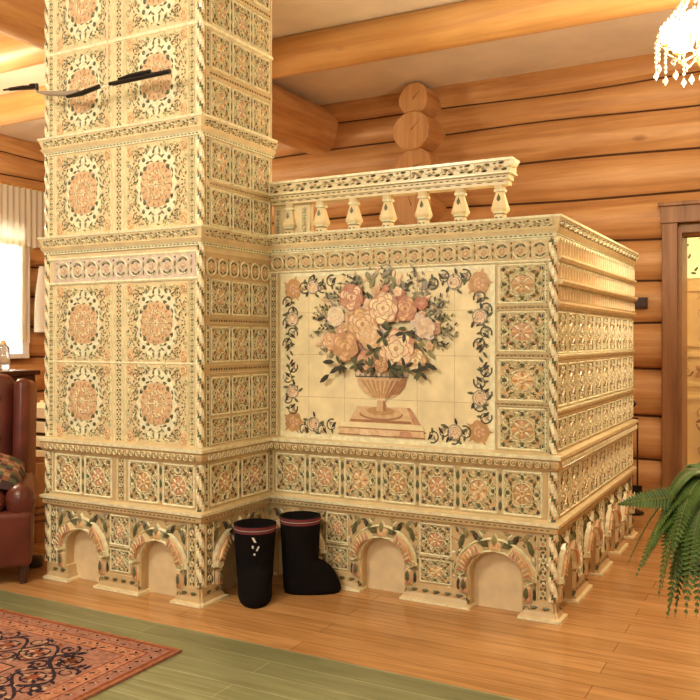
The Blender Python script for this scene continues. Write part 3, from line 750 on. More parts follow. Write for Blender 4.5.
arcade(BS, WK, [(.19, .105), (.68, .105), (1.17, .105), (1.60, .095)], [(.375, .49, 1), (.86, .98, 1), (1.34, 1.45, 1), (.02, .04, 0)], start=.085)
for f, u0, u1 in ((TF, .03, .155), (TF, .375, .615), (TF, .855, WT), (TS, 0, .14), (TS, .44, WS), (BF, .285, .515), (BF, .77, 1.065), (BF, 1.33, WB),
                  (BS, 0, .07), (BS, .31, .56), (BS, .80, 1.05), (BS, 1.29, 1.50), (BS, 1.715, WK)):
    foot(f, u0+.01, u1-.01)

# mural
MU0 = .072; MZ0 = .712
p = Pat(); q = random.Random(3)
MW, MH = 1.125, .818
p.quad(0, 0, MW, MH, 'mcream', .0012)
for u in (.165, .367, .567, .75, .934): p.quad(u-.0012, 0, u+.0012, MH, 'seam', .0015)
for v in (.205, .414, .62): p.quad(0, v-.0012, MW, v+.0012, 'seam', .0015)
for a, b in (((.0, .0), (MW, .022)), ((0, MH-.018), (MW, MH)), ((0, .022), (.024, MH-.018)), ((MW-.024, .022), (MW, MH-.018))): p.quad(a[0], a[1], b[0], b[1], 'white', .003)
Z = [.0018]
def zz(): Z[0] += .000012; return Z[0]
def fl(x, y, r, cols, n=7, a0=0):
    for j, (fr_, c) in enumerate(cols):
        k = n-(j % 2); rr = r*fr_
        for i in range(k):
            a = a0+j*.5+2*PI*i/k; p.disc(x+rr*.55*cos(a), y+rr*.55*sin(a), rr*.50, c, .0006, 8, zz())
        zz()
    p.disc(x, y, r*.16, 'tan', .0005, 7, zz())
def lf(x, y, a, l, wd, c): p.leaf(x, y, a, l, wd, c, .0006, zz())
def rose(x, y, r, cs):
    rr_ = random.Random(int(x*1000+y*77)); n = 15
    p.flat([(x+r*1.08*cos(2*PI*k/n)*(1+.09*sin(5*2*PI*k/n+x*9)), y+r*1.08*sin(2*PI*k/n)*(1+.09*sin(5*2*PI*k/n+x*9))) for k in range(n)], cs[0], zz()+.0003)
    for j, (fr_, nn) in enumerate(((.68, 7), (.46, 6), (.24, 4))):
        for i in range(nn):
            a = j*.7+2*PI*i/nn+rr_.uniform(-.2, .2); px, py = x+r*fr_*cos(a), y+r*fr_*sin(a); q_ = r*(.40-.07*j)
            p.disc(px, py, q_, cs[1+(i+j) % 2], .0003, 9, zz()+.0004)
            p.ring(px, py, q_*.95, r*.07, cs[0], 6, .0003, z0=zz()+.0005, a0=a-1.5, a1=a+1.5)
        Z[0] += .00004
    p.disc(x, y, r*.15, cs[0], .0003, 7, zz()+.0006); p.ring(x, y, r*.22, r*.06, cs[2], 6, .0003, z0=zz()+.0006, a0=0, a1=4.5)
# border garlands
def garland(x, y, dx, dy, n, m0):
    a = math.atan2(dy, dx); nx, ny = -dy, dx
    for i in range(n):
        t = i*.052; bx, by = x+dx*t, y+dy*t; sg = 1 if i % 2 else -1
        p.scroll(bx+nx*.012*sg, by+ny*.012*sg, .032, a+sg*1.2, sg, .007, m0, 18, 1.45, .0005, zz())
        lf(bx, by, a+sg*.9, .04, .016, 'dark'); lf(bx, by, a-sg*1.4, .03, .014, 'green'); lf(bx+nx*.012*sg, by+ny*.012*sg, a+sg*2.2, .03, .012, 'grey')
        if i % 2 == 0: p.disc(bx+nx*.02*sg, by+ny*.02*sg, .007, 'pink', .0004, 6, zz())
def rosette_s(x, y):
    p.disc(x, y, .034, 'blush', .0004, 9, zz()); p.ring(x, y, .034, .006, 'grey', 10, .0006, z0=zz()); p.ring(x, y, .022, .004, 'grey', 8, .0006, z0=zz(), a0=0, a1=4); p.ring(x, y, .012, .004, 'pink', 8, .0006, z0=zz())
    for k in range(5): lf(x+.034*cos(k*1.25), y+.034*sin(k*1.25), k*1.25+.6, .034, .015, 'dark' if k % 2 else 'green')
for sx, sy in ((0, 0), (1, 0), (0, 1), (1, 1)):
    cx = .075 if not sx else MW-.075; cy = .078 if not sy else MH-.078; dx = 1 if not sx else -1; dy = 1 if not sy else -1
    fl(cx, cy, .050, [(1, 'ochre'), (.7, 'tan'), (.42, 'pink')], 7)
    for k in range(5): lf(cx, cy, k*1.3, .07, .018, 'ochre')
    garland(cx+dx*.065, cy-dy*.02, dx, 0, 4, 'dark'); rosette_s(cx+dx*.115, cy-dy*.008); lf(cx+dx*.25, cy-dy*.02, 0 if dx > 0 else PI, .06, .012, 'green')
    garland(cx-dx*.018, cy+dy*.065, 0, dy, 5, 'dark'); rosette_s(cx-dx*.005, cy+dy*.15)
    for k in range(4): lf(cx-dx*.02, cy+dy*(.24+.022*k), PI/2*dy+(.6 if k % 2 else -.6), .035, .014, 'green' if k % 2 else 'dark')
# pedestal slab and urn
def poly(pts, c): p.flat(pts, c, zz()+.0004)
poly([(.335, .03), (.79, .03), (.785, .085), (.34, .085)], 'sand'); poly([(.34, .068), (.785, .068), (.78, .092), (.345, .092)], 'mcream')
poly([(.39, .092), (.735, .092), (.70, .17), (.44, .17)], 'sand'); poly([(.40, .095), (.725, .095), (.722, .107), (.403, .107)], 'shadow')
poly([(.335, .03), (.79, .03), (.79, .036), (.335, .036)], 'shadow'); poly([(.34, .062), (.785, .062), (.785, .067), (.34, .067)], 'shadow')
for x in (.45, .56, .66): poly([(x, .034), (x+.07, .034), (x+.06, .060), (x+.004, .060)], 'pink' if x > .6 else 'blush')
poly([(.70, .17), (.735, .092), (.77, .092), (.715, .17)], 'pink')
def ell(x, y, rx, ry, c, n=20, a0=0, a1=2*PI): poly([(x+rx*cos(a0+(a1-a0)*k/n), y+ry*sin(a0+(a1-a0)*k/n)) for k in range(n)], c)
ell(.565, .135, .115, .030, 'shadow'); ell(.565, .142, .110, .028, 'tan'); ell(.565, .150, .075, .020, 'ochre')
poly([(.54, .15), (.595, .15), (.585, .21), (.55, .21)], 'tan'); poly([(.575, .15), (.595, .15), (.585, .21), (.578, .21)], 'shadow'); poly([(.543, .20), (.592, .20), (.592, .212), (.543, .212)], 'blush')
bowl = [(.435, .315), (.445, .27), (.475, .235), (.515, .215), (.565, .208), (.62, .215), (.66, .235), (.69, .27), (.70, .315)]
poly(bowl, 'tan')
for k in range(9):
    t0 = .455+.027*k; xm = .565+(t0+.012-.565)*.35
    poly([(xm-.004, .212), (xm+.004, .212), (t0+.020, .295), (t0+.004, .295)], 'shadow' if k > 5 else 'ochre')
poly([(xm, .22), (.66, .235), (.69, .27), (.70, .315), (.68, .315)], 'shadow')
poly([(.43, .312), (.705, .312), (.71, .345), (.425, .345)], 'blush')
for k in range(10): p.ring(.442+.028*k, .325, .013, .006, 'grey', 6, .0006, z0=zz()+.0006, a0=PI, a1=2*PI)
p.stroke([(.43, .312), (.705, .312)], .006, 'dark', .0005, zz()+.0006); p.stroke([(.425, .347), (.71, .347)], .005, 'grey', .0005, zz()+.0006)
Z[0] += .0008
# bouquet: leaves first, blossoms over them
bx, by = .565, .52
for k in range(330):
    a = q.random()*2*PI; t = q.random()**.6
    x = bx+.335*t*cos(a); y = by+.02+(.255 if sin(a) > 0 else .19)*t*sin(a)
    if y < .33 and abs(x-bx) > .27: continue
    c = q.choice(['green', 'olive', 'grey', 'olive', 'dark', 'grey', 'tan', 'blush'])
    lf(x, y, a+q.uniform(-.8, .8), q.uniform(.03, .06), q.uniform(.014, .026), c)
for k in range(46):                           # thin sprigs escaping the outline
    a = q.uniform(-.45, PI+.45); x = bx+.27*cos(a); y = by+.02+.20*sin(a); L_ = q.uniform(.05, .11); c = q.choice(['green', 'olive', 'grey', 'dark'])
    for i in range(6):
        t = i/5; lf(x+L_*t*cos(a), y+L_*t*sin(a), a+(.8 if i % 2 else -.8), .022, .010, c)
for k in range(60):
    a = q.random()*2*PI; t = q.random()**.5; x = bx+.30*t*cos(a); y = by+.02+.19*t*sin(a); r_ = q.uniform(.018, .034)
    fl(x, y, r_, q.choice([[(1, 'blush'), (.6, 'peach')], [(1, 'pink'), (.6, 'blush')], [(1, 'lav'), (.6, 'blush')], [(1, 'tan'), (.6, 'ochre')], [(1, 'rose'), (.6, 'pink')]]), 5, q.random())
for x, y, r_, cs in ((.417, .69, .060, ['rose', 'pink', 'blush']), (.70, .63, .055, ['rose', 'pink', 'peach']), (.33, .60, .045, ['lav', 'blush', 'mcream']), (.80, .54, .045, ['lav', 'blush', 'tan']),
                     (.30, .48, .04, ['pink', 'blush', 'peach']), (.753, .39, .05, ['ochre', 'tan', 'mcream']), (.479, .56, .075, ['ochre', 'peach', 'blush']), (.52, .50, .055, ['tan', 'peach', 'blush']),
                     (.385, .455, .065, ['pink', 'ochre', 'peach']), (.588, .635, .072, ['pink', 'blush', 'mcream']), (.656, .445, .085, ['pink', 'blush', 'mcream']), (.50, .39, .045, ['rose', 'pink', 'tan']), (.58, .37, .035, ['shadow', 'ochre', 'tan'])):
    rose(x, y, r_, cs); Z[0] += .0001
Z[0] += .0006
for x, y in ((.45, .37), (.53, .36), (.63, .35), (.70, .36), (.36, .37), (.78, .34), (.62, .53), (.59, .50), (.70, .52), (.54, .43)):
    for k in range(6): lf(x, y, q.random()*6.28, .05, .02, q.choice(['dark', 'green']))
for x, y in ((.36, .36), (.33, .38), (.40, .35), (.30, .32), (.76, .35), (.80, .38)): lf(x, y, PI+q.uniform(-.5, .9) if x < .5 else q.uniform(-.9, .5), .07, .028, 'dark')
mb = MB(); BF.put(mb, p, MU0, MZ0, 1, 1); sb(mb, 'mural_panel', label='painted tile mural of a flower bouquet in an urn')

# balustrade on the bed top
bal = bpy.data.objects.new('balustrade', None); C.objects.link(bal); bal.parent = stove
def bb(mb, name): mb.v = [(x-SO.x, y-SO.y, z) for x, y, z in mb.v]; return mb.build(name, GM, bal)
mb = MB(); y_ = YB+.03; x1 = XT+1.268
mb.box((XT, y_-.012, 1.884), (x1-.02, y_+.045, 1.908), GI['ground']); mb.box((XT, y_-.02, 1.905), (x1-.012, y_+.05, 1.935), GI['ground'])
mb.box((XT, y_-.032, 1.935), (x1-.004, y_+.062, 1.985), GI['ground']); mb.box((XT, y_-.04, 1.985), (x1+.008, y_+.07, 1.997), GI['white']); mb.box((XT, y_-.036, 1.93), (x1, y_+.066, 1.936), GI['white'])
RF = Face((XT, y_, 0), (1, 0, 0), (0, -1, 0))
RF.row(mb, RIN, 0, 1.26, 1.96, .042, .16, .0325, pw=2); RF.row(mb, DASH, 0, 1.25, 1.918, .012, .03, .0205); RF.row(mb, DASH, 0, 1.24, 1.898, .01, .05, .0125)
mb.lathe((x1+.002, y_-.036, 1.975), [(.002, 0), (.016, .002), (.016, .06), (.002, .062)], 12, GI['white'], ax='Y'); bb(mb, 'handrail')
def balu(x, z0=1.730, z1=1.886):
    mb = MB(); H_ = z1-z0; w_ = GI['ground']; c = (x, y_+.014, z0)
    def sq(w0, w1, a, b, m=w_, ch=.35):
        vs = []
        for wd, z in ((w0, a), (w1, b)):
            k = wd*ch
            for px, py in ((-wd+k, -wd), (wd-k, -wd), (wd, -wd+k), (wd, wd-k), (wd-k, wd), (-wd+k, wd), (-wd, wd-k), (-wd, -wd+k)): vs.append((c[0]+px, c[1]+py, c[2]+z))
        mb.add(vs, [(i, (i+1) % 8, 8+(i+1) % 8, 8+i) for i in range(8)]+[tuple(range(8))[::-1], tuple(range(8, 16))], m)
    sq(.024, .024, 0, H_*.16); sq(.021, .021, H_*.16, H_*.20, GI['olive']); sq(.027, .029, H_*.20, H_*.25, GI['white']); sq(.033, .037, H_*.25, H_*.33)
    sq(.036, .017, H_*.33, H_*.80, w_); sq(.024, .026, H_*.80, H_*.87, GI['white']); sq(.020, .024, H_*.87, H_, w_)
    p_ = Pat(); p_.leaf(0, H_*.36, PI/2, H_*.38, .022, 'green', .003, .0); p_.leaf(-.012, H_*.38, PI/2, H_*.2, .010, 'peach', .003); p_.leaf(.012, H_*.38, PI/2, H_*.2, .010, 'olive', .003)
    mb.place(p_, (x, c[1]-.026, z0), (1, 0, 0), (0, 0, 1), (0, -1, 0)); p2 = Pat(); p2.disc(-.010, .01, .006, 'green', .002); p2.disc(.010, .01, .006, 'green', .002); mb.place(p2, (x, c[1]-.024, z0), (1, 0, 0), (0, 0, 1), (0, -1, 0))
    return bb(mb, 'baluster')
for x in (-2.295, -2.112, -1.928, -1.744, -1.560, -1.378, -1.190): balu(x, 1.728)
mb = MB(); mb.box((XT+.0, y_+.015, 1.728), (XT+.215, y_+.05, 1.887), GI['ground'])
HB = Face((XT, y_+.015, 0), (1, 0, 0), (0, -1, 0)); 
for u in (.025, .185): HB.put(mb, STRIP4, u, 1.735, .03, .032, .001)
bb(mb, 'end_panel')

# ------------------------------------------------------------ felt boots
FELT = mat('black_felt', (.006, .0045, .005), .95, .15, bump=.3, bscale=300); STR1 = mat('maroon_stripe', (.16, .03, .04), .9); STR2 = mat('pale_stripe', (.42, .30, .30), .9); EMB = mat('white_thread', (.75, .72, .72), .8)
def boot(name, label, loc, rz, H_=.37, r0=.092, group='felt boots'):
    t = thing(name, label, 'boot', loc, rz, group)
    def prof(z):
        # half width, half depth, toe extension for height z
        k = z/H_
        wd = .074+.020*k if z > .10 else .076
        ext = 0 if z > .15 else .118*(1-(z/.15)**1.7)**.6
        return wd*r0/.088, (.078+.018*k)*r0/.088, ext
    N = 28
    def ring(z, s_=1):
        wd, dp, ext = prof(z); out = []
        if z < .012: wd *= .93; dp *= .95; ext *= .96
        for i in range(N):
            a = 2*PI*i/N; x = dp*cos(a)*s_; y = wd*sin(a)*s_
            if cos(a) > 0: x += ext*cos(a)**.7; y *= 1-.02*cos(a)*(ext/.118)
            out.append((x, y, z))
        return out
    zs = [0, .006, .015, .03, .045, .06, .075, .09, .105, .12, .135, .15, .18, .22, .26, .30, .34, H_]
    vs = []
    for z in zs: vs += ring(z)
    vs += [(x, y, H_) for x, y, z in ring(H_, .9)]; vs += [(x, y, H_-.12) for x, y, z in ring(H_-.12, .88)]
    M = len(zs)+2
    fs = [(i*N+k, i*N+(k+1) % N, (i+1)*N+(k+1) % N, (i+1)*N+k) for i in range(M-1) for k in range(N)]+[tuple(range(N))[::-1], tuple((M-1)*N+k for k in range(N))]
    m_ = MB(); m_.add(vs, fs, 0); m_.build('upper', FELT, t, smooth=True)
    for z0, z1, mm in ((H_-.016, H_-.003, STR1), (H_-.022, H_-.017, STR2), (H_-.034, H_-.024, STR1)):
        m_ = MB(); v = [(x, y, z0) for x, y, _ in ring(z0, 1.012)]+[(x, y, z1) for x, y, _ in ring(z1, 1.012)]
        m_.add(v, [(k, (k+1) % N, N+(k+1) % N, N+k) for k in range(N)], 0); m_.build('trim_band', mm, t)
    return t
t1 = boot('felt_boot', 'tall black felt boot with small white emblem, toe towards viewer', (-2.262, 3.225, 0), R(-54), .342, .093)
t2 = boot('felt_boot', 'tall black felt boot turned sideways with its toe pointing right', (-2.118, 3.395, 0), R(24), .362, .090)
e_ = MB(); 
for (y, z, ww, hh, sk) in ((.0, .295, .010, .022, .012), (-.012, .268, .008, .012, 0), (.006, .256, .007, .02, -.01), (-.004, .236, .009, .008, 0)):
    x = .0995; z -= .022
    e_.add([(x, y-ww/2, z), (x, y+ww/2, z), (x, y+ww/2-sk, z+hh), (x, y-ww/2-sk, z+hh), (x-.012, y-ww/2, z), (x-.012, y+ww/2, z), (x-.012, y+ww/2-sk, z+hh), (x-.012, y-ww/2-sk, z+hh)], [(0, 1, 2, 3), (1, 5, 6, 2), (0, 3, 7, 4), (3, 2, 6, 7), (0, 4, 5, 1)], 0)
e_.build('emblem', EMB, t1, label='small white stitched emblem')

# ------------------------------------------------------------ dark fixture hung across the tower
fx = thing('hanging_fixture', 'thin black and grey metal fixture bar hanging in front of the tiled tower', 'fixture', (-2.99, 2.86, 2.40))
BLK = mat('black_metal', (.018, .015, .014), .35, .5, metal=.3); GREY = mat('smoked_glass', (.36, .30, .24), .2, .5)
def fp(x, z): return (x+2.99, 0, z-2.40)
m_ = MB(); m_.tube([fp(-2.818, 2.378), fp(-2.462, 2.384)], .011, 10); m_.build('right_bar', BLK, fx)
m_ = MB(); m_.tube([fp(-2.77, 2.395), fp(-2.70, 2.399), fp(-2.62, 2.401), fp(-2.60, 2.402)], [.004, .009, .010, .006], 10); m_.tube([fp(-2.625, 2.399), fp(-2.575, 2.402)], .009, 10)
m_.tube([fp(-2.70, 2.40), fp(-2.70, 2.38)], .006, 6); m_.tube([fp(-2.60, 2.405), fp(-2.60, 2.385)], .006, 6); m_.build('clip', BLK, fx)
m_ = MB(); m_.tube([fp(-3.095, 2.359), fp(-3.0, 2.362), fp(-2.885, 2.378)], [.008, .013, .011], 10); m_.build('middle_bar', BLK, fx)
m_ = MB(); m_.tube([fp(-3.30, 2.412), fp(-3.22, 2.392), fp(-3.10, 2.374), fp(-3.02, 2.372)], [.006, .012, .014, .010], 10); m_.build('arm', GREY, fx)
m_ = MB(); m_.tube([fp(-3.495, 2.452), fp(-3.40, 2.446), fp(-3.31, 2.436)], [.009, .012, .011], 8); m_.tube([fp(-3.54, 2.455), fp(-3.49, 2.452)], .005, 6); m_.tube([fp(-3.345, 2.45), fp(-3.30, 2.446), fp(-3.30, 2.42)], .009, 8); m_.build('end_clamp', BLK, fx)
m_ = MB(); m_.tube([fp(-2.835, 2.32), fp(-2.835, 3.36)], .004, 6); m_.tube([fp(-2.87, 2.371), fp(-2.80, 2.373)], .007, 8); m_.build('cord', mat('white_cord', (.85, .75, .55), .6), fx)

# ------------------------------------------------------------ crystal chandelier
ch = thing('crystal_chandelier', 'glowing crystal chandelier hanging from the ceiling at upper right', 'chandelier', (-.43, 4.31, 2.60))
CRY = mat('crystal', (.98, .95, .88), .03, trans=.75); BRASS = mat('brass', (.80, .58, .25), .25, metal=.9)
GLOW = mat('glowing_shade', (1, .95, .85), .4, emit=(1, .86, .62), es=22)
m_ = MB(); m_.tube([(0, 0, .02), (0, 0, .76)], .006, 8); m_.lathe((0, 0, .72), [(.02, 0), (.05, .03), (.055, .048)], 14); m_.lathe((0, 0, 0), [(.01, -.1), (.03, -.07), (.02, 0), (.03, .05), (.012, .12)], 14); m_.build('stem', BRASS, ch)
for k in range(6):
    a = k*PI/3+.3; m_ = MB(); m_.tube([(.02*cos(a), .02*sin(a), -.03), (.09*cos(a), .09*sin(a), -.07), (.16*cos(a), .16*sin(a), -.03), (.16*cos(a), .16*sin(a), .01)], .005, 6); m_.lathe((.16*cos(a), .16*sin(a), .005), [(.004, 0), (.026, .008), (.028, .012)], 10); arm = m_.build('arm', BRASS, ch)
    m_ = MB(); m_.lathe((.14*cos(a), .14*sin(a), .012), [(.015, 0), (.045, .02), (.058, .055), (.046, .09), (.018, .115)], 14); m_.build('glass_shade', GLOW, arm, smooth=True)
def octa(m_, x, y, z, r_, h): m_.add([(x, y, z+h), (x+r_, y, z), (x, y+r_, z), (x-r_, y, z), (x, y-r_, z), (x, y, z-h)], [(0, 1, 2), (0, 2, 3), (0, 3, 4), (0, 4, 1), (5, 2, 1), (5, 3, 2), (5, 4, 3), (5, 1, 4)], 0)
for k in range(12):
    a = k*PI/6; m_ = MB()
    for i in range(12):
        t = i/11; rr = .05+.15*t**1.3; octa(m_, rr*cos(a), rr*sin(a), .34-.26*t**.8, .009, .016)
    m_.build('bead_string', CRY, ch); m_ = MB()
    for i in range(6): octa(m_, .21*cos(a), .21*sin(a), .05-.023*i, .009, .0125)
    m_.build('bead_pendant', CRY, ch)
    m_ = MB(); octa(m_, .21*cos(a), .21*sin(a), -.110, .014, .026); m_.build('crystal_drop', CRY, ch)
    if k % 2 == 0: m_ = MB(); octa(m_, .12*cos(a), .12*sin(a), -.12, .014, .026); m_.build('crystal_drop', CRY, ch)
m_ = MB(); m_.lathe((0, 0, -.15), [(.002, -.018), (.014, -.010), (.018, 0), (.014, .01), (.002, .018)], 12); m_.build('crystal_ball', CRY, ch, smooth=True)
for z, rr in ((.05, .205), (.34, .05)):
    m_ = MB(); m_.tube([(rr*cos(2*PI*k/24), rr*sin(2*PI*k/24), z) for k in range(25)], .004, 6); m_.build('hoop', BRASS, ch)
d = bpy.data.lights.new('chandelier_lamp', 'POINT'); d.energy = 55; d.color = (1, .82, .55); d.shadow_soft_size = .2
o = bpy.data.objects.new('chandelier_lamp', d); C.objects.link(o); o.location = (-.40, 4.32, 2.36); 

# ------------------------------------------------------------ switch plate on the wall
m_ = MB(); m_.box((-.058, -.014, -.042), (.058, .028, .042), bev=.004); sp = m_.build('switch_plate', mat('dark_brown_plastic', (.035, .015, .010), .4), loc=(-1.102, 6.617, 1.477)); tag(sp, 'dark brown switch plate on the log wall left of the doorway', 'switch')
m_ = MB(); m_.box((-.045, -.019, -.030), (-.003, -.012, .030), bev=.002); m_.build('rocker', mat('rocker_brown', (.05, .022, .014), .35), sp); m_ = MB(); m_.box((.003, -.019, -.030), (.045, -.012, .030), bev=.002); m_.build('rocker', bpy.data.materials['rocker_brown'], sp)

# dark stand behind the stove's far corner
fs_ = thing('fire_iron_stand', 'narrow dark iron stand behind the far right corner of the stove', 'stand', (-1.055, 6.0, 0))
m_ = MB(); m_.lathe((0, 0, 0), [(.085, 0), (.085, .015), (.02, .03)], 18); m_.build('base', BLK, fs_)
m_ = MB(); m_.tube([(0, 0, .02), (0, 0, .72), (.03, 0, .76), (0, 0, .79), (-.03, 0, .76), (0, 0, .73)], .010, 8); m_.build('pole', BLK, fs_)
for k in (-1, 1):
    m_ = MB(); m_.tube([(k*.045, -.02, .10), (k*.045, -.02, .66)], .006, 8); m_.box((k*.045-.03, -.03, .06), (k*.045+.03, -.012, .2), bev=.004); m_.tube([(0, 0, .66), (k*.045, -.02, .66)], .005, 6); m_.build('fire_iron', BLK, fs_)

# ------------------------------------------------------------ rug
def rug():
    t = thing('patterned_rug', 'rust pink oriental rug with dark navy scroll border on green floor', 'rug', (-2.10, 2.51, 0))
    p = Pat(); W_, D_ = 3.2, 2.3; q = random.Random(9)
    def band(o0, m, z): 
        p.quad(-W_+o0, -D_+o0, -o0, -o0, m, z)
    band(.0, 'rug_edge', .0101); band(.014, 'rug_rust', .0103); band(.030, 'rug_pink', .0105); band(.085, 'rug_rust', .0107); band(.093, 'rug_salmon', .0108); band(.150, 'rug_rust', .0109); band(.156, 'rug_pink', .0110); band(.42, 'rug_navy', .0112); band(.428, 'rug_salmon', .0113); band(.50, 'rug_rust', .0114); band(.51, 'rug_field', .0115)
    def bandorn(off, hgt, cell, kind):
        for (x, y, dx, dy, L_) in ((-off, -off, -1, 0, W_-2*off), (-off, -off, 0, -1, D_-2*off), (-W_+off, -off, 0, -1, D_-2*off), (-off, -D_+off, -1, 0, W_-2*off)):
            n = int(L_/cell)
            for i in range(n+1):
                bx, by = x+dx*cell*i, y+dy*cell*i; a = math.atan2(dy, dx); sg = 1 if i % 2 else -1; z = .0118
                if kind == 0:
                    p.leaf(bx, by, a+.9*sg, hgt, hgt*.4, 'rug_navy', .0003, z); p.leaf(bx, by, a-2.2*sg, hgt*.7, hgt*.35, 'rug_rust', .0003, z)
                    p.disc(bx, by, hgt*.2, 'rug_cream', .0003, 6, z)
                else:
                    P_ = lambda t, u: (bx+dx*cell*t-dy*u*hgt, by+dy*cell*t+dx*u*hgt)
                    if i <= n-1:
                        for s2 in (-1, 1):
                            p.stroke([P_(t/10, .33*s2*sg*cos(PI*t/10)) for t in range(11)], .013, 'rug_navy', .0003, z)
                            p.scroll(*P_(.5, .30*s2), cell*.26, a+PI/2*s2, s2, .013, 'rug_navy', 12, 1.4, .0003, z)
                            p.scroll(*P_(.18, .40*s2), cell*.14, a, -s2, .008, 'rug_navy', 8, 1.1, .0003, z)
                        for k in range(26):
                            u_, t_ = q.uniform(-.45, .45), q.random(); p.leaf(*P_(t_, u_), q.random()*6.28, q.uniform(.03, .05), .018, q.choice(['rug_navy', 'rug_rust', 'rug_navy', 'rug_navy', 'rug_cream']), .0003, z)
                    p.ring(bx, by, .045, .009, 'rug_navy', 10, .0003, z0=z); p.disc(bx, by, .030, 'rug_rust', .0003, 8, z)
                    for k in range(6): p.leaf(bx+.015*cos(k*1.05), by+.015*sin(k*1.05), k*PI/3, .035, .016, 'rug_cream' if k % 2 else 'rug_navy', .0003, z+.0002)
    bandorn(.058, .026, .055, 0); bandorn(.122, .028, .05, 0); bandorn(.288, .25, .17, 1); bandorn(.465, .030, .06, 0)
    for k in range(700):
        x = q.uniform(-W_+.56, -.56); y = q.uniform(-D_+.56, -.56); a = q.random()*6.28
        p.leaf(x, y, a, q.uniform(.03, .08), q.uniform(.015, .03), q.choice(['rug_rust', 'rug_salmon', 'rug_navy', 'rug_cream', 'rug_rust']), .0003, .0118)
    for v_ in range(0): pass
    m_ = MB(); m_.box((-W_, -D_, 0), (0, 0, .010), GI['rug_pink']); m_.v += [] ; o_ = len(m_.v); m_.v += p.v; m_.f += [tuple(i+o_ for i in f) for f in p.f]; m_.m += p.m
    m_.build('pile', GM, t); return t
for n_, c_ in (('rug_edge', (.36, .15, .07)), ('rug_rust', (.27, .08, .045)), ('rug_pink', (.36, .175, .13)), ('rug_salmon', (.46, .21, .13)), ('rug_navy', (.035, .022, .035)), ('rug_field', (.44, .23, .15)), ('rug_cream', (.50, .33, .22))):
    GI[n_] = len(GM); GM.append(mat('wool_'+n_, c_, .95, .1, var=.25, vscale=60, bump=.4, bscale=400))
rug()

# ------------------------------------------------------------ leather wing chair
LEA = mat('oxblood_leather', (.125, .028, .018), .32, .5, var=.25, vscale=8, bump=.15, bscale=90); TAP = None
wc = thing('wing_chair', 'oxblood leather wing chair at the left edge beside the rug', 'armchair', (-3.875, 2.83, 0), R(48.6))
def soft(name, parts, m, parent, bev=.05, lv=1, **t):
    bm = bmesh.new()
    for (cx, cy, cz, sx, sy, sz, rx, ry, rz) in parts:
        r_ = bmesh.ops.create_cube(bm, size=1); vsx = r_['verts']; es = list({e for v in vsx for e in v.link_edges})
        M_ = Matrix.Translation((cx, cy, cz)) @ Matrix.Rotation(R(rz), 4, 'Z') @ Matrix.Rotation(R(ry), 4, 'Y') @ Matrix.Rotation(R(rx), 4, 'X')
        for v in vsx: v.co = Vector((v.co.x*sx, v.co.y*sy, v.co.z*sz))
        o_ = bmesh.ops.bevel(bm, geom=es, offset=min(bev, min(sx, sy, sz)*.48), segments=4, profile=.5, affect='EDGES')
        vv = set(v for f in o_['faces'] for v in f.verts)|set(v for v in vsx if v.is_valid)
        for v in vv: v.co = M_ @ v.co
    me = bpy.data.meshes.new(name); bm.to_mesh(me); bm.free(); me.materials.append(m)
    me.polygons.foreach_set('use_smooth', [True]*len(me.polygons))
    o = bpy.data.objects.new(name, me); C.objects.link(o); o.parent = parent
    for k, v in t.items(): o[k] = v
    return o
soft('seat_base', [(0, -.02, .225, .76, .78, .27, 0, 0, 0)], LEA, wc, .03)
soft('seat_cushion', [(0, -.08, .40, .52, .62, .12, 0, 0, 0)], LEA, wc, .06)
bk = soft('backrest', [(0, .30, .68, .56, .16, .66, -8, 0, 0)], LEA, wc, .07)
for i in range(4):
    for j in range(4 if i % 2 else 3):
        x = -.2+(j+(0 if i % 2 else .5))*.133; z = .55+i*.11; m_ = MB(); m_.lathe((x, .205+.14*(z-.68), z), [(.002, -.006), (.012, -.002), (.012, .004)], 8, ax='Y'); m_.build('button', LEA, bk)
for s_ in (-1, 1):
    soft('arm', [(s_*.325, -.10, .405, .14, .62, .16, 0, 0, 0), (s_*.335, -.10, .26, .10, .60, .30, 0, 0, 0)], LEA, wc, .072)
    soft('wing', [(s_*.335, .20, .70, .085, .27, .56, -6, 0, s_*-10)], LEA, wc, .042)
for (x, y) in ((-.30, -.30), (.34, -.36), (-.34, .34), (.34, .34)):
    m_ = MB(); m_.lathe((x, y, 0), [(.016, .0125 if x < 0 and y < 0 else 0), (.022, .03), (.028, .13)], 10); m_.build('leg', DARKW, wc)
TAPM = mat('tapestry_cloth', (.30, .16, .09), .9, .1, var=.6, vscale=22)
# patterned cushion on the seat
def cushion():
    t = thing('patterned_cushion', 'multicoloured patterned cushion on the leather wing chair seat', 'cushion', (-3.64, 2.83, .545), R(48))
    m_ = MB(); N_ = 12; vs = []
    for sgn in (1, -1):
        for i in range(N_+1):
            for j in range(N_+1):
                u, v = i/N_*2-1, j/N_*2-1; h = .055*((1-u**4)*(1-v**4))**.6; x = .19*u*(1-.08*v*v); y = .16*v*(1-.08*u*u); vs.append((x, y, sgn*h))
    K_ = (N_+1)**2; fs = []; ms = []
    for i in range(N_):
        for j in range(N_):
            a = i*(N_+1)+j; fs += [(a, a+N_+1, a+N_+2, a+1), (K_+a, K_+a+1, K_+a+N_+2, K_+a+N_+1)]; k = (i*j//5+i//3+j//4) % 4; ms += [k, k]
    m_.add(vs, fs, ms); cm = [mat('cushion_rust', (.26, .09, .05), .9), mat('cushion_green', (.10, .11, .05), .9), mat('cushion_gold', (.34, .21, .10), .9), mat('cushion_dark', (.06, .03, .03), .9)]
    o = m_.build('cover', cm, t, smooth=True); t.rotation_euler = (R(20), R(16), R(48)); return t
cushion()

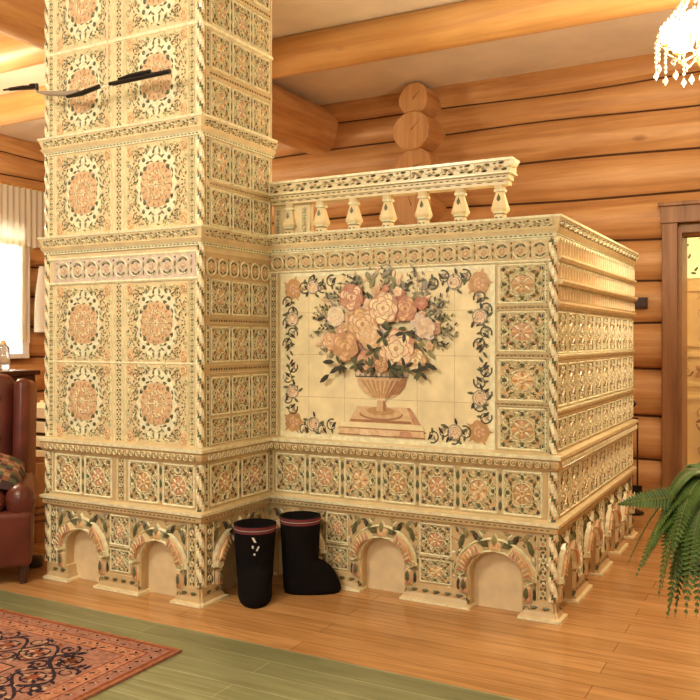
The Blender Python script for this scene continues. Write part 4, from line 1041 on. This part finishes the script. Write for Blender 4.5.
# ------------------------------------------------------------ barrel, crate, slipper, sideboard, curtain
BAR = wood('barrel_wood', (.40, .19, .08), (.56, .29, .13), (.68, .38, .18), 'Z', knots=False)
bl = thing('wooden_barrel', 'tan wooden tub with dark hoops standing behind the wing chair', 'barrel', (-4.12, 3.52, 0))
m_ = MB(); m_.lathe((0, 0, 0), [(.15, 0), (.165, .1), (.175, .25), (.172, .40), (.168, .47), (.155, .47), (.155, .10)], 28, caps=True); m_.build('staves', BAR, bl, smooth=False)
for z in (.13, .17, .21):
    m_ = MB(); m_.tube([(.172*cos(2*PI*k/28), .172*sin(2*PI*k/28), z) for k in range(29)], .008, 6); m_.build('hoop', mat('hoop_wood', (.20, .08, .04), .5) if z == .13 else bpy.data.materials['hoop_wood'], bl)
cr = thing('slatted_crate', 'pale slatted wooden crate behind the tub', 'crate', (-4.75, 4.28, 0), R(10)); PALE = mat('pale_wood', (.72, .58, .38), .6)
for z in (.05, .15, .25, .35, .45, .55, .65):
    m_ = MB(); m_.box((-.3, -.2, z), (.3, .2, z+.075), bev=.004); m_.build('slat', PALE, cr)
m_ = MB(); 
for x in (-.29, .26):
    m_.box((x, -.215, 0), (x+.03, -.195, .74)); m_.box((x, .195, 0), (x+.03, .215, .74))
m_.build('corner_post', PALE, cr)
sl = thing('slipper', 'dark brown slipper on the floor between chair and stove', 'slipper', (-3.63, 3.13, 0), R(-40)); m_ = MB()
N_ = 20; vs = []
for z, s_ in ((0, .95), (.010, 1), (.03, .98), (.045, .7)):
    for k in range(N_):
        a = 2*PI*k/N_; vs.append((.11*cos(a)*s_, (.042+.008*cos(a))*sin(a)*s_, z*(1 if cos(a) > -.2 else .6)))
m_.add(vs, [(i*N_+k, i*N_+(k+1) % N_, (i+1)*N_+(k+1) % N_, (i+1)*N_+k) for i in range(3) for k in range(N_)]+[tuple(range(N_))[::-1], tuple(3*N_+k for k in range(N_))], 0); m_.build('upper', mat('slipper_felt', (.04, .025, .02), .7), sl, smooth=True)

sd = thing('sideboard', 'dark wooden sideboard with glassware on top beneath the window', 'sideboard', (-6.05, 4.72, 0), R(0))
m_ = MB(); m_.box((-.55, -.25, .06), (.30, .25, .90), bev=.008); m_.build('carcass', DARKW, sd)
m_ = MB(); m_.box((-.58, -.28, .90), (.33, .28, .94), bev=.01); m_.build('tabletop', DARKW, sd)
for x in (-.12, .28):
    m_ = MB(); m_.box((x-.38, -.262, .12), (x-.02, -.25, .86), bev=.004); dr = m_.build('door', BROWNW, sd); m_ = MB(); m_.lathe((x-.06, -.27, .5), [(.012, -.01), (.012, .01)], 10, ax='Y'); m_.build('knob', BRASS, dr)
AMB = mat('amber_glass', (.72, .50, .22), .08, trans=.6); CLR = mat('clear_glass', (.90, .90, .86), .05, trans=.8)
def jar(name, label, cat, x, y, prof, m, lid=None):
    t = thing(name, label, cat, (x, y, .94)); m_ = MB(); m_.lathe((0, 0, 0), prof, 18); m_.build('body', m, t, smooth=True)
    if lid: m_ = MB(); m_.lathe((0, 0, prof[-1][1]), lid, 14); m_.build('lid', BRASS, t)
jar('glass_jar', 'squat amber glass jar with a brass lid, right one on the sideboard', 'jar', -5.87, 4.62, [(.055, 0), (.062, .01), (.062, .12), (.05, .135)], AMB, [(.045, 0), (.045, .02)])
jar('glass_tumbler', 'clear glass tumbler on the sideboard left of the amber jar', 'glass', -6.00, 4.56, [(.03, 0), (.04, .12)], CLR)
jar('glass_lantern', 'tall pale glass lantern behind the amber jar on the sideboard', 'lantern', -5.95, 4.80, [(.05, 0), (.055, .02), (.055, .19), (.03, .22)], CLR, [(.035, 0), (.012, .03)])

LACE = bpy.data.materials.new('lace'); LACE.use_nodes = True; nt = LACE.node_tree; b_ = nt.nodes['Principled BSDF']; b_.inputs['Base Color'].default_value = (.90, .85, .74, 1); b_.inputs['Roughness'].default_value = .9
tl = nt.nodes.new('ShaderNodeBsdfTranslucent'); tl.inputs[0].default_value = (.92, .86, .72, 1); mxs = nt.nodes.new('ShaderNodeMixShader'); mxs.inputs[0].default_value = .5
nt.links.new(b_.outputs[0], mxs.inputs[1]); nt.links.new(tl.outputs[0], mxs.inputs[2]); nt.links.new(mxs.outputs[0], nt.nodes['Material Output'].inputs[0])
def pleat(y0, y1, z0, z1, x, amp, per, m, wob=.0, zn=10):
    m_ = MB(); n = int((y1-y0)/.012); vs = []
    for j in range(zn+1):
        t = j/zn; z = z0+(z1-z0)*t
        for i in range(n+1):
            y = y0+(y1-y0)*i/n; zz_ = z+(.025*abs(sin(y*PI/.16)) if j == 0 else 0)
            vs.append((x+amp*(1-.4*t)*sin(y*2*PI/per+.6*sin(y*3))+wob*sin(t*5), y, zz_))
    for j in range(zn+1):
        for i in range(n+1): v = vs[j*(n+1)+i]; vs.append((v[0]-.002, v[1], v[2]))
    K_ = (zn+1)*(n+1)
    fs = [(j*(n+1)+i, j*(n+1)+i+1, (j+1)*(n+1)+i+1, (j+1)*(n+1)+i) for j in range(zn) for i in range(n)]
    fs += [tuple(K_+a for a in f[::-1]) for f in list(fs)]
    m_.add(vs, fs, 0); return m_
t = thing('lace_curtain', 'gathered ivory valance hanging over the bright window at left', 'curtain', (XW+.16, 5.5, 2.80))
m_ = pleat(-1.2, 1.15, -.62, .03, 0, .018, .075, LACE); m_.build('valance', LACE, t, smooth=True)
m_ = MB(); m_.tube([(0, -1.25, .03), (0, 1.16, .03)], .012, 8); m_.build('rod', BRASS, t)
t = thing('window_sheer', 'thin white lace sheer covering the lower part of the window', 'curtain', (XW+.125, 5.5, 2.16))
m_ = pleat(-.9, .80, -1.0, .10, 0, .008, .09, LACE); m_.build('cloth', LACE, t, smooth=True)
t = thing('hanging_towel', 'long white cloth hanging on the log wall beside the window', 'towel', (XW+.16, 6.44, 2.0))
m_ = MB(); 
n = 10; vs = []
for j in range(13):
    tt = j/12; ww = .05+.07*sin(min(1, tt*1.25)*PI*.55); z = -.72*tt
    for i in range(n):
        a = 2*PI*i/n; vs.append((.03*sin(a)*(1+.4*tt), ww*cos(a)*(1+.08*sin(3*a+tt*2)), z))
m_.add(vs, [(j*n+i, j*n+(i+1) % n, (j+1)*n+(i+1) % n, (j+1)*n+i) for j in range(12) for i in range(n)]+[tuple(range(n)), tuple(12*n+i for i in range(n))[::-1]], 0)
m_.build('cloth', mat('towel_white', (.84, .81, .74), .9), t, smooth=True)
m_ = MB(); m_.lathe((-.04, 0, .02), [(.012, -.06), (.012, .05)], 10, ax='X'); m_.build('peg', BROWNW, t)

# ------------------------------------------------------------ fern at the right edge
FERN = mat('fern_green', (.075, .135, .025), .5, .4, var=.35, vscale=20); FST = mat('fern_stem', (.20, .20, .06), .6)
POTM = mat('terracotta', (.45, .20, .10), .7, var=.1)
fe = thing('potted_fern', 'green fern with drooping fronds reaching in from the right edge', 'fern', (-.19, 2.60, 0))
m_ = MB(); m_.lathe((0, 0, .56), [(.07, 0), (.09, .06), (.105, .16), (.115, .17), (.115, .19), (.10, .19), (.09, .15)], 20); m_.build('pot', POTM, fe, smooth=True)
m_ = MB(); m_.lathe((0, 0, 0), [(.14, 0), (.14, .02), (.03, .05), (.025, .5), (.12, .54), (.12, .56)], 20); m_.build('stand', DARKW, fe, smooth=True)
def frond(az, reach, rise, drop, pl=.05, n=34, roll=0, sideways=0):
    m_ = MB(); pts = []
    ca, sa = cos(az), sin(az)
    for i in range(n+1):
        t = i/n; r_ = reach*(t if drop > .3 else t)*(1-.25*t*(drop > .35)); z = .74+rise*sin(t*PI*.55)*1.0-drop*t**2.2; s_ = sideways*t*t
        pts.append(Vector((ca*r_-sa*s_, sa*r_+ca*s_, z)))
    m_.tube(pts, [.0028*(1-.7*i/n) for i in range(n+1)], 5, 1)
    for i in range(3, n):
        t = i/n; d_ = (pts[i+1]-pts[i-1]).normalized(); side = d_.cross(Vector((0, 0, 1)))
        if side.length < .3: side = Vector((-sa, ca, 0))
        side.normalize(); up = side.cross(d_).normalized(); side, up = side*cos(roll)+up*sin(roll), up*cos(roll)-side*sin(roll); L_ = pl*(sin(PI*min(1, t*1.05)**.75)**.7+.12)
        for sg in (-1, 1):
            dr = (side*sg*.93+d_*.30+Vector((0, 0, -.12))).normalized(); a = pts[i]; wv = d_*.0062
            m_.add([a-wv*.6, a+wv*.6, a+dr*L_*.5+wv, a+dr*L_, a+dr*L_*.5-wv*.8, a+dr*L_*.35+up*.003], [(0, 5, 4), (0, 1, 5), (1, 2, 5), (2, 3, 5), (3, 4, 5)], 0)
    return m_.build('frond', [FERN, FST], fe)
q = random.Random(2)
frond(R(203), .31, .02, .035, .042, n=34, roll=.9)                # the long one reaching left
specs = [(R(200), .26, .08, .30), (R(212), .29, .10, .36), (R(188), .24, .08, .36), (R(228), .26, .10, .42), (R(172), .28, .12, .34), (R(240), .28, .13, .42), (R(205), .20, .10, .40), (R(255), .28, .12, .40), (R(150), .28, .16, .36), (R(120), .3, .2, .3), (R(80), .3, .2, .3), (R(40), .3, .2, .3), (R(0), .3, .2, .3), (R(-40), .3, .2, .35), (R(-75), .28, .18, .4), (R(220), .20, .18, .34), (R(195), .20, .20, .30), (R(218), .25, .05, .36), (R(196), .23, .06, .26), (R(222), .22, .12, .44), (R(208), .24, .14, .34), (R(232), .19, .10, .36)]
for az, rc, ri, dp in specs: frond(az, rc, ri, dp, .058, 50, sideways=q.uniform(-.03, .03))
